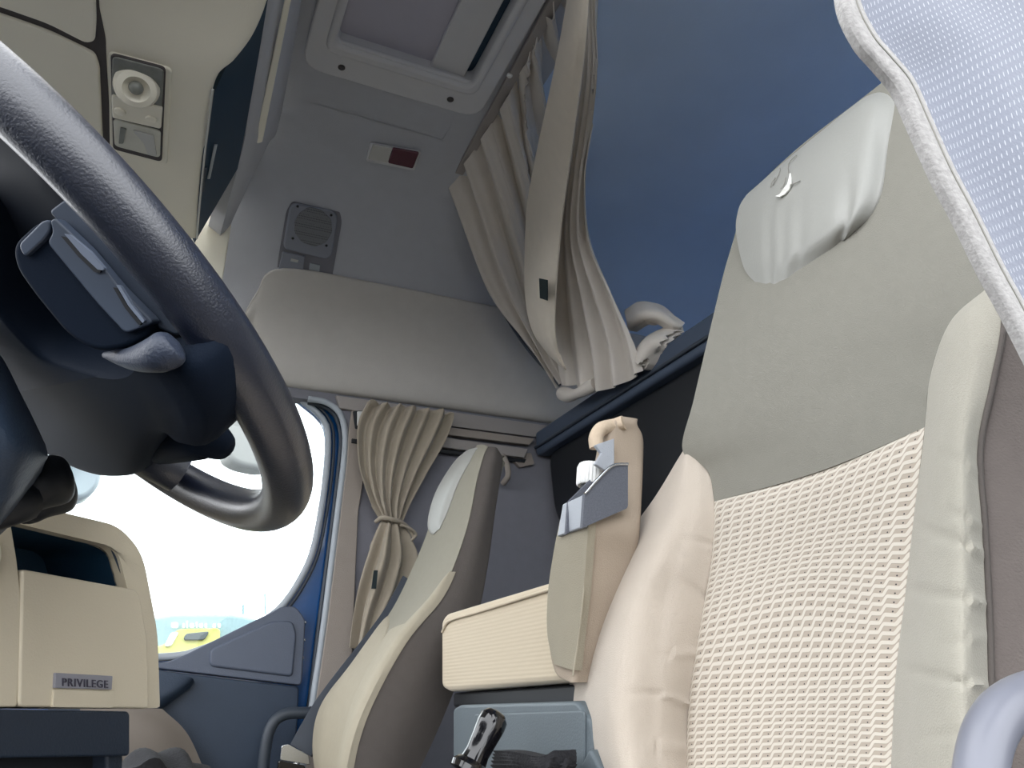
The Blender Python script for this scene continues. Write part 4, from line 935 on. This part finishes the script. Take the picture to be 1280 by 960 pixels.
# ================================================================== NEAR CURTAIN AND GRAB HANDLE
t = thing('door_curtain', 'pale dashed-weave curtain hanging close at the top right', 'curtain', (.35, .15, .4))
e = [(1048,-60),(1052,5),(1073,52),(1098,82),(1122,112),(1146,165),(1172,222),(1200,275),(1232,340),(1262,395),(1300,470)]
rows = []
for k, (x, y) in enumerate(e):
    s = k/(len(e)-1)
    def q(dx, dy, Yd): return Y_(x+dx, y+dy, Yd)
    rows.append([q(17,-9,.153), q(60,-28,.150), q(120,-60,.145), q(190,-100,.138), q(280,-140,.134), q(380,-190,.128)])
G = grid(rows, 90, 90)
G = disp(G, (-.3,-1,-.3), lambda u, v: .0034*math.sin(u*8-2.5*v+.5)*min(1, u*3))
obj('drape', cloth(G, (-.3,-1,-.3), .002), 'dashed', t)
rows = []
for k, (x, y) in enumerate(e):
    nx, ny = (.87, -.5)
    rows.append([Y_(x, y, .151), Y_(x+6, y-3.5, .1500), Y_(x+15, y-8, .1500), Y_(x+22, y-12, .1502)])
G = grid(rows, 16, 120); G = disp(G, (-.3,-1,-.3), lambda u, v: .0006*math.sin(math.pi*u))
M['hem'] = newmat('hem', (160,158,156), .95, noise=.35, nscale=420, bump=.3, bscale=700)
obj('hem', solid(G, (.001, .004, .001), 60), 'hem', t, 'off-white stitched hem')
obj('hem_seam', tube([Y_(x+17, y-9, .1495) for x, y in e], .0005, n=60, seg=6), 'stitch_grey', t)
t = thing('grab_handle', 'smooth grey curved grab handle in the lower right corner', 'handle', Y_(1230,960,.27))
obj('tube', tube([Y_(1232,1100,.25)+(Y_(1232,1100,.25)-Y_(1224,1020,.25)).normalized()*d_ for d_ in (.50,.34,.26,.18,.12,.06,.03)]+[Y_(1232,1100,.25), Y_(1224,1020,.25), Y_(1226,960,.25), Y_(1240,910,.25), Y_(1270,878,.25), Y_(1320,862,.25), Y_(1400,860,.25)], .0105, n=60, seg=28), 'grab_grey', t)

# ================================================================== OUTSIDE
t = thing('wing_mirror', 'pale wing mirror outside the passenger window', 'mirror', Y_(310,560,2.7))
o = bev(obj('shell', prism(rnd([Y_(284,515,2.7), Y_(345,520,2.7), Y_(345,584,2.7), Y_(330,588,2.7), Y_(300,582,2.7), Y_(283,572,2.7)], .03), (-.02,.10,0)), 'mirror_shell', t), .02, 4)
obj('arm', tube([Y_(330,520,2.7), Y_(330,480,2.6), Y_(300,440,2.4)], .012, n=10), 'seal', t)
t = thing('front_mirror', 'translucent-looking pale blue mirror seen beyond the steering column', 'mirror', Y_(95,590,2.6))
o = bev(obj('shell', prism(rnd([Y_(60,540,2.6), Y_(115,560,2.6), Y_(130,580,2.6), Y_(125,608,2.6), Y_(105,626,2.6), Y_(60,615,2.6)], .05), (-.02,.10,0)), 'mirror_pale', t), .02, 4)
bev(obj('blue_band', prism([Y_(80,560,2.57), Y_(92,566,2.57), Y_(80,590,2.57), Y_(74,585,2.57)], (0,.02,0)), 'blue_paint', t), .002)
t = thing('parked_truck', 'yellow truck parked outside with a pale windscreen and white lettering', 'truck', Y_(250,800,9))
o = bev(obj('cab', prism(rnd([Y_(150,800,9), Y_(180,775,9), Y_(215,767,9), Y_(290,767,9), Y_(330,775,9), V((Y_(335,860,9).x,9,-1.85)), V((Y_(150,860,9).x,9,-1.85))], .1), (0, 2, 0)), 'pale_teal', t), .04)
bev(obj('grille', prism(rnd([Y_(150,816,8.95), Y_(206,806,8.95), Y_(222,786,8.95), Y_(276,785,8.95), Y_(270,860,8.95), Y_(150,860,8.95)], .05), (0, .1, 0)), 'yellow', t), .02)
bev(obj('grille_slot', prism(rnd([Y_(232,792,8.9), Y_(262,789,8.9), Y_(256,800,8.9), Y_(229,800,8.9)], .03), (0, .1, 0)), 'dark_grey', t), .01)
bev(obj('headlamp', prism(rnd([Y_(205,808,8.9), Y_(214,790,8.9), Y_(224,790,8.9), Y_(214,808,8.9)], .03), (0, .1, 0)), 'offwhite', t), .01)
for k, (x0, x1, y0, y1) in enumerate(((214,223,778,785),(228,231,779,785),(233,235,776,785),(237,243,779,785),(245,247,777,785),(249,254,779,785),(256,259,779,785),(266,270,779,785),(272,276,779,785))):
    bev(obj('letter', prism(rnd([Y_(x0,y0,8.9), Y_(x1,y0,8.9), Y_(x1,y1,8.9), Y_(x0,y1,8.9)], .02), (0,.04,0)), 'offwhite', t), .004)
tag(obj('mast', tube([Y_(332,768,14), Y_(331,742,14)], .015, seg=8), 'pale_teal'), 'thin mast on the horizon right of the yellow truck', 'mast')
tag(obj('outdoor_post', tube([Y_(304,768,14), Y_(304,756,14)], .02, seg=8), 'pale_teal'), 'short pale post above the truck beside the mast', 'post')
g = struct(obj('ground', box((-60,-60,-1.9), (60,80,-1.85)), 'asphalt'), 'pale ground outside', 'ground')

# ================================================================== CAMERA, LIGHT
for ob in list(C.objects):
    if ob.parent is None: ob.location.z += Z0
cam = bpy.data.cameras.new('camera'); co = bpy.data.objects.new('camera', cam); C.objects.link(co)
cam.sensor_fit = 'HORIZONTAL'; cam.sensor_width = 36; cam.lens = 36*F/1280; cam.clip_start = .02; cam.clip_end = 300
co.matrix_world = Matrix(((rt.x, up.x, -fw.x, 0), (rt.y, up.y, -fw.y, 0), (rt.z, up.z, -fw.z, Z0), (0, 0, 0, 1)))
bpy.context.scene.camera = co
w = bpy.data.worlds.new('world'); bpy.context.scene.world = w; w.use_nodes = True; nt = w.node_tree
bg = nt.nodes['Background']; bg.inputs[0].default_value = (.95, .97, 1.0, 1); bg.inputs[1].default_value = 4.0
sc_ = bpy.context.scene
sc_.view_settings.view_transform = 'Standard'; sc_.view_settings.look = 'None'; sc_.view_settings.exposure = 0; sc_.view_settings.gamma = 1; sc_.view_settings.use_curve_mapping = False
sc_.cycles.use_denoising = True; sc_.cycles.max_bounces = 10; sc_.cycles.diffuse_bounces = 6
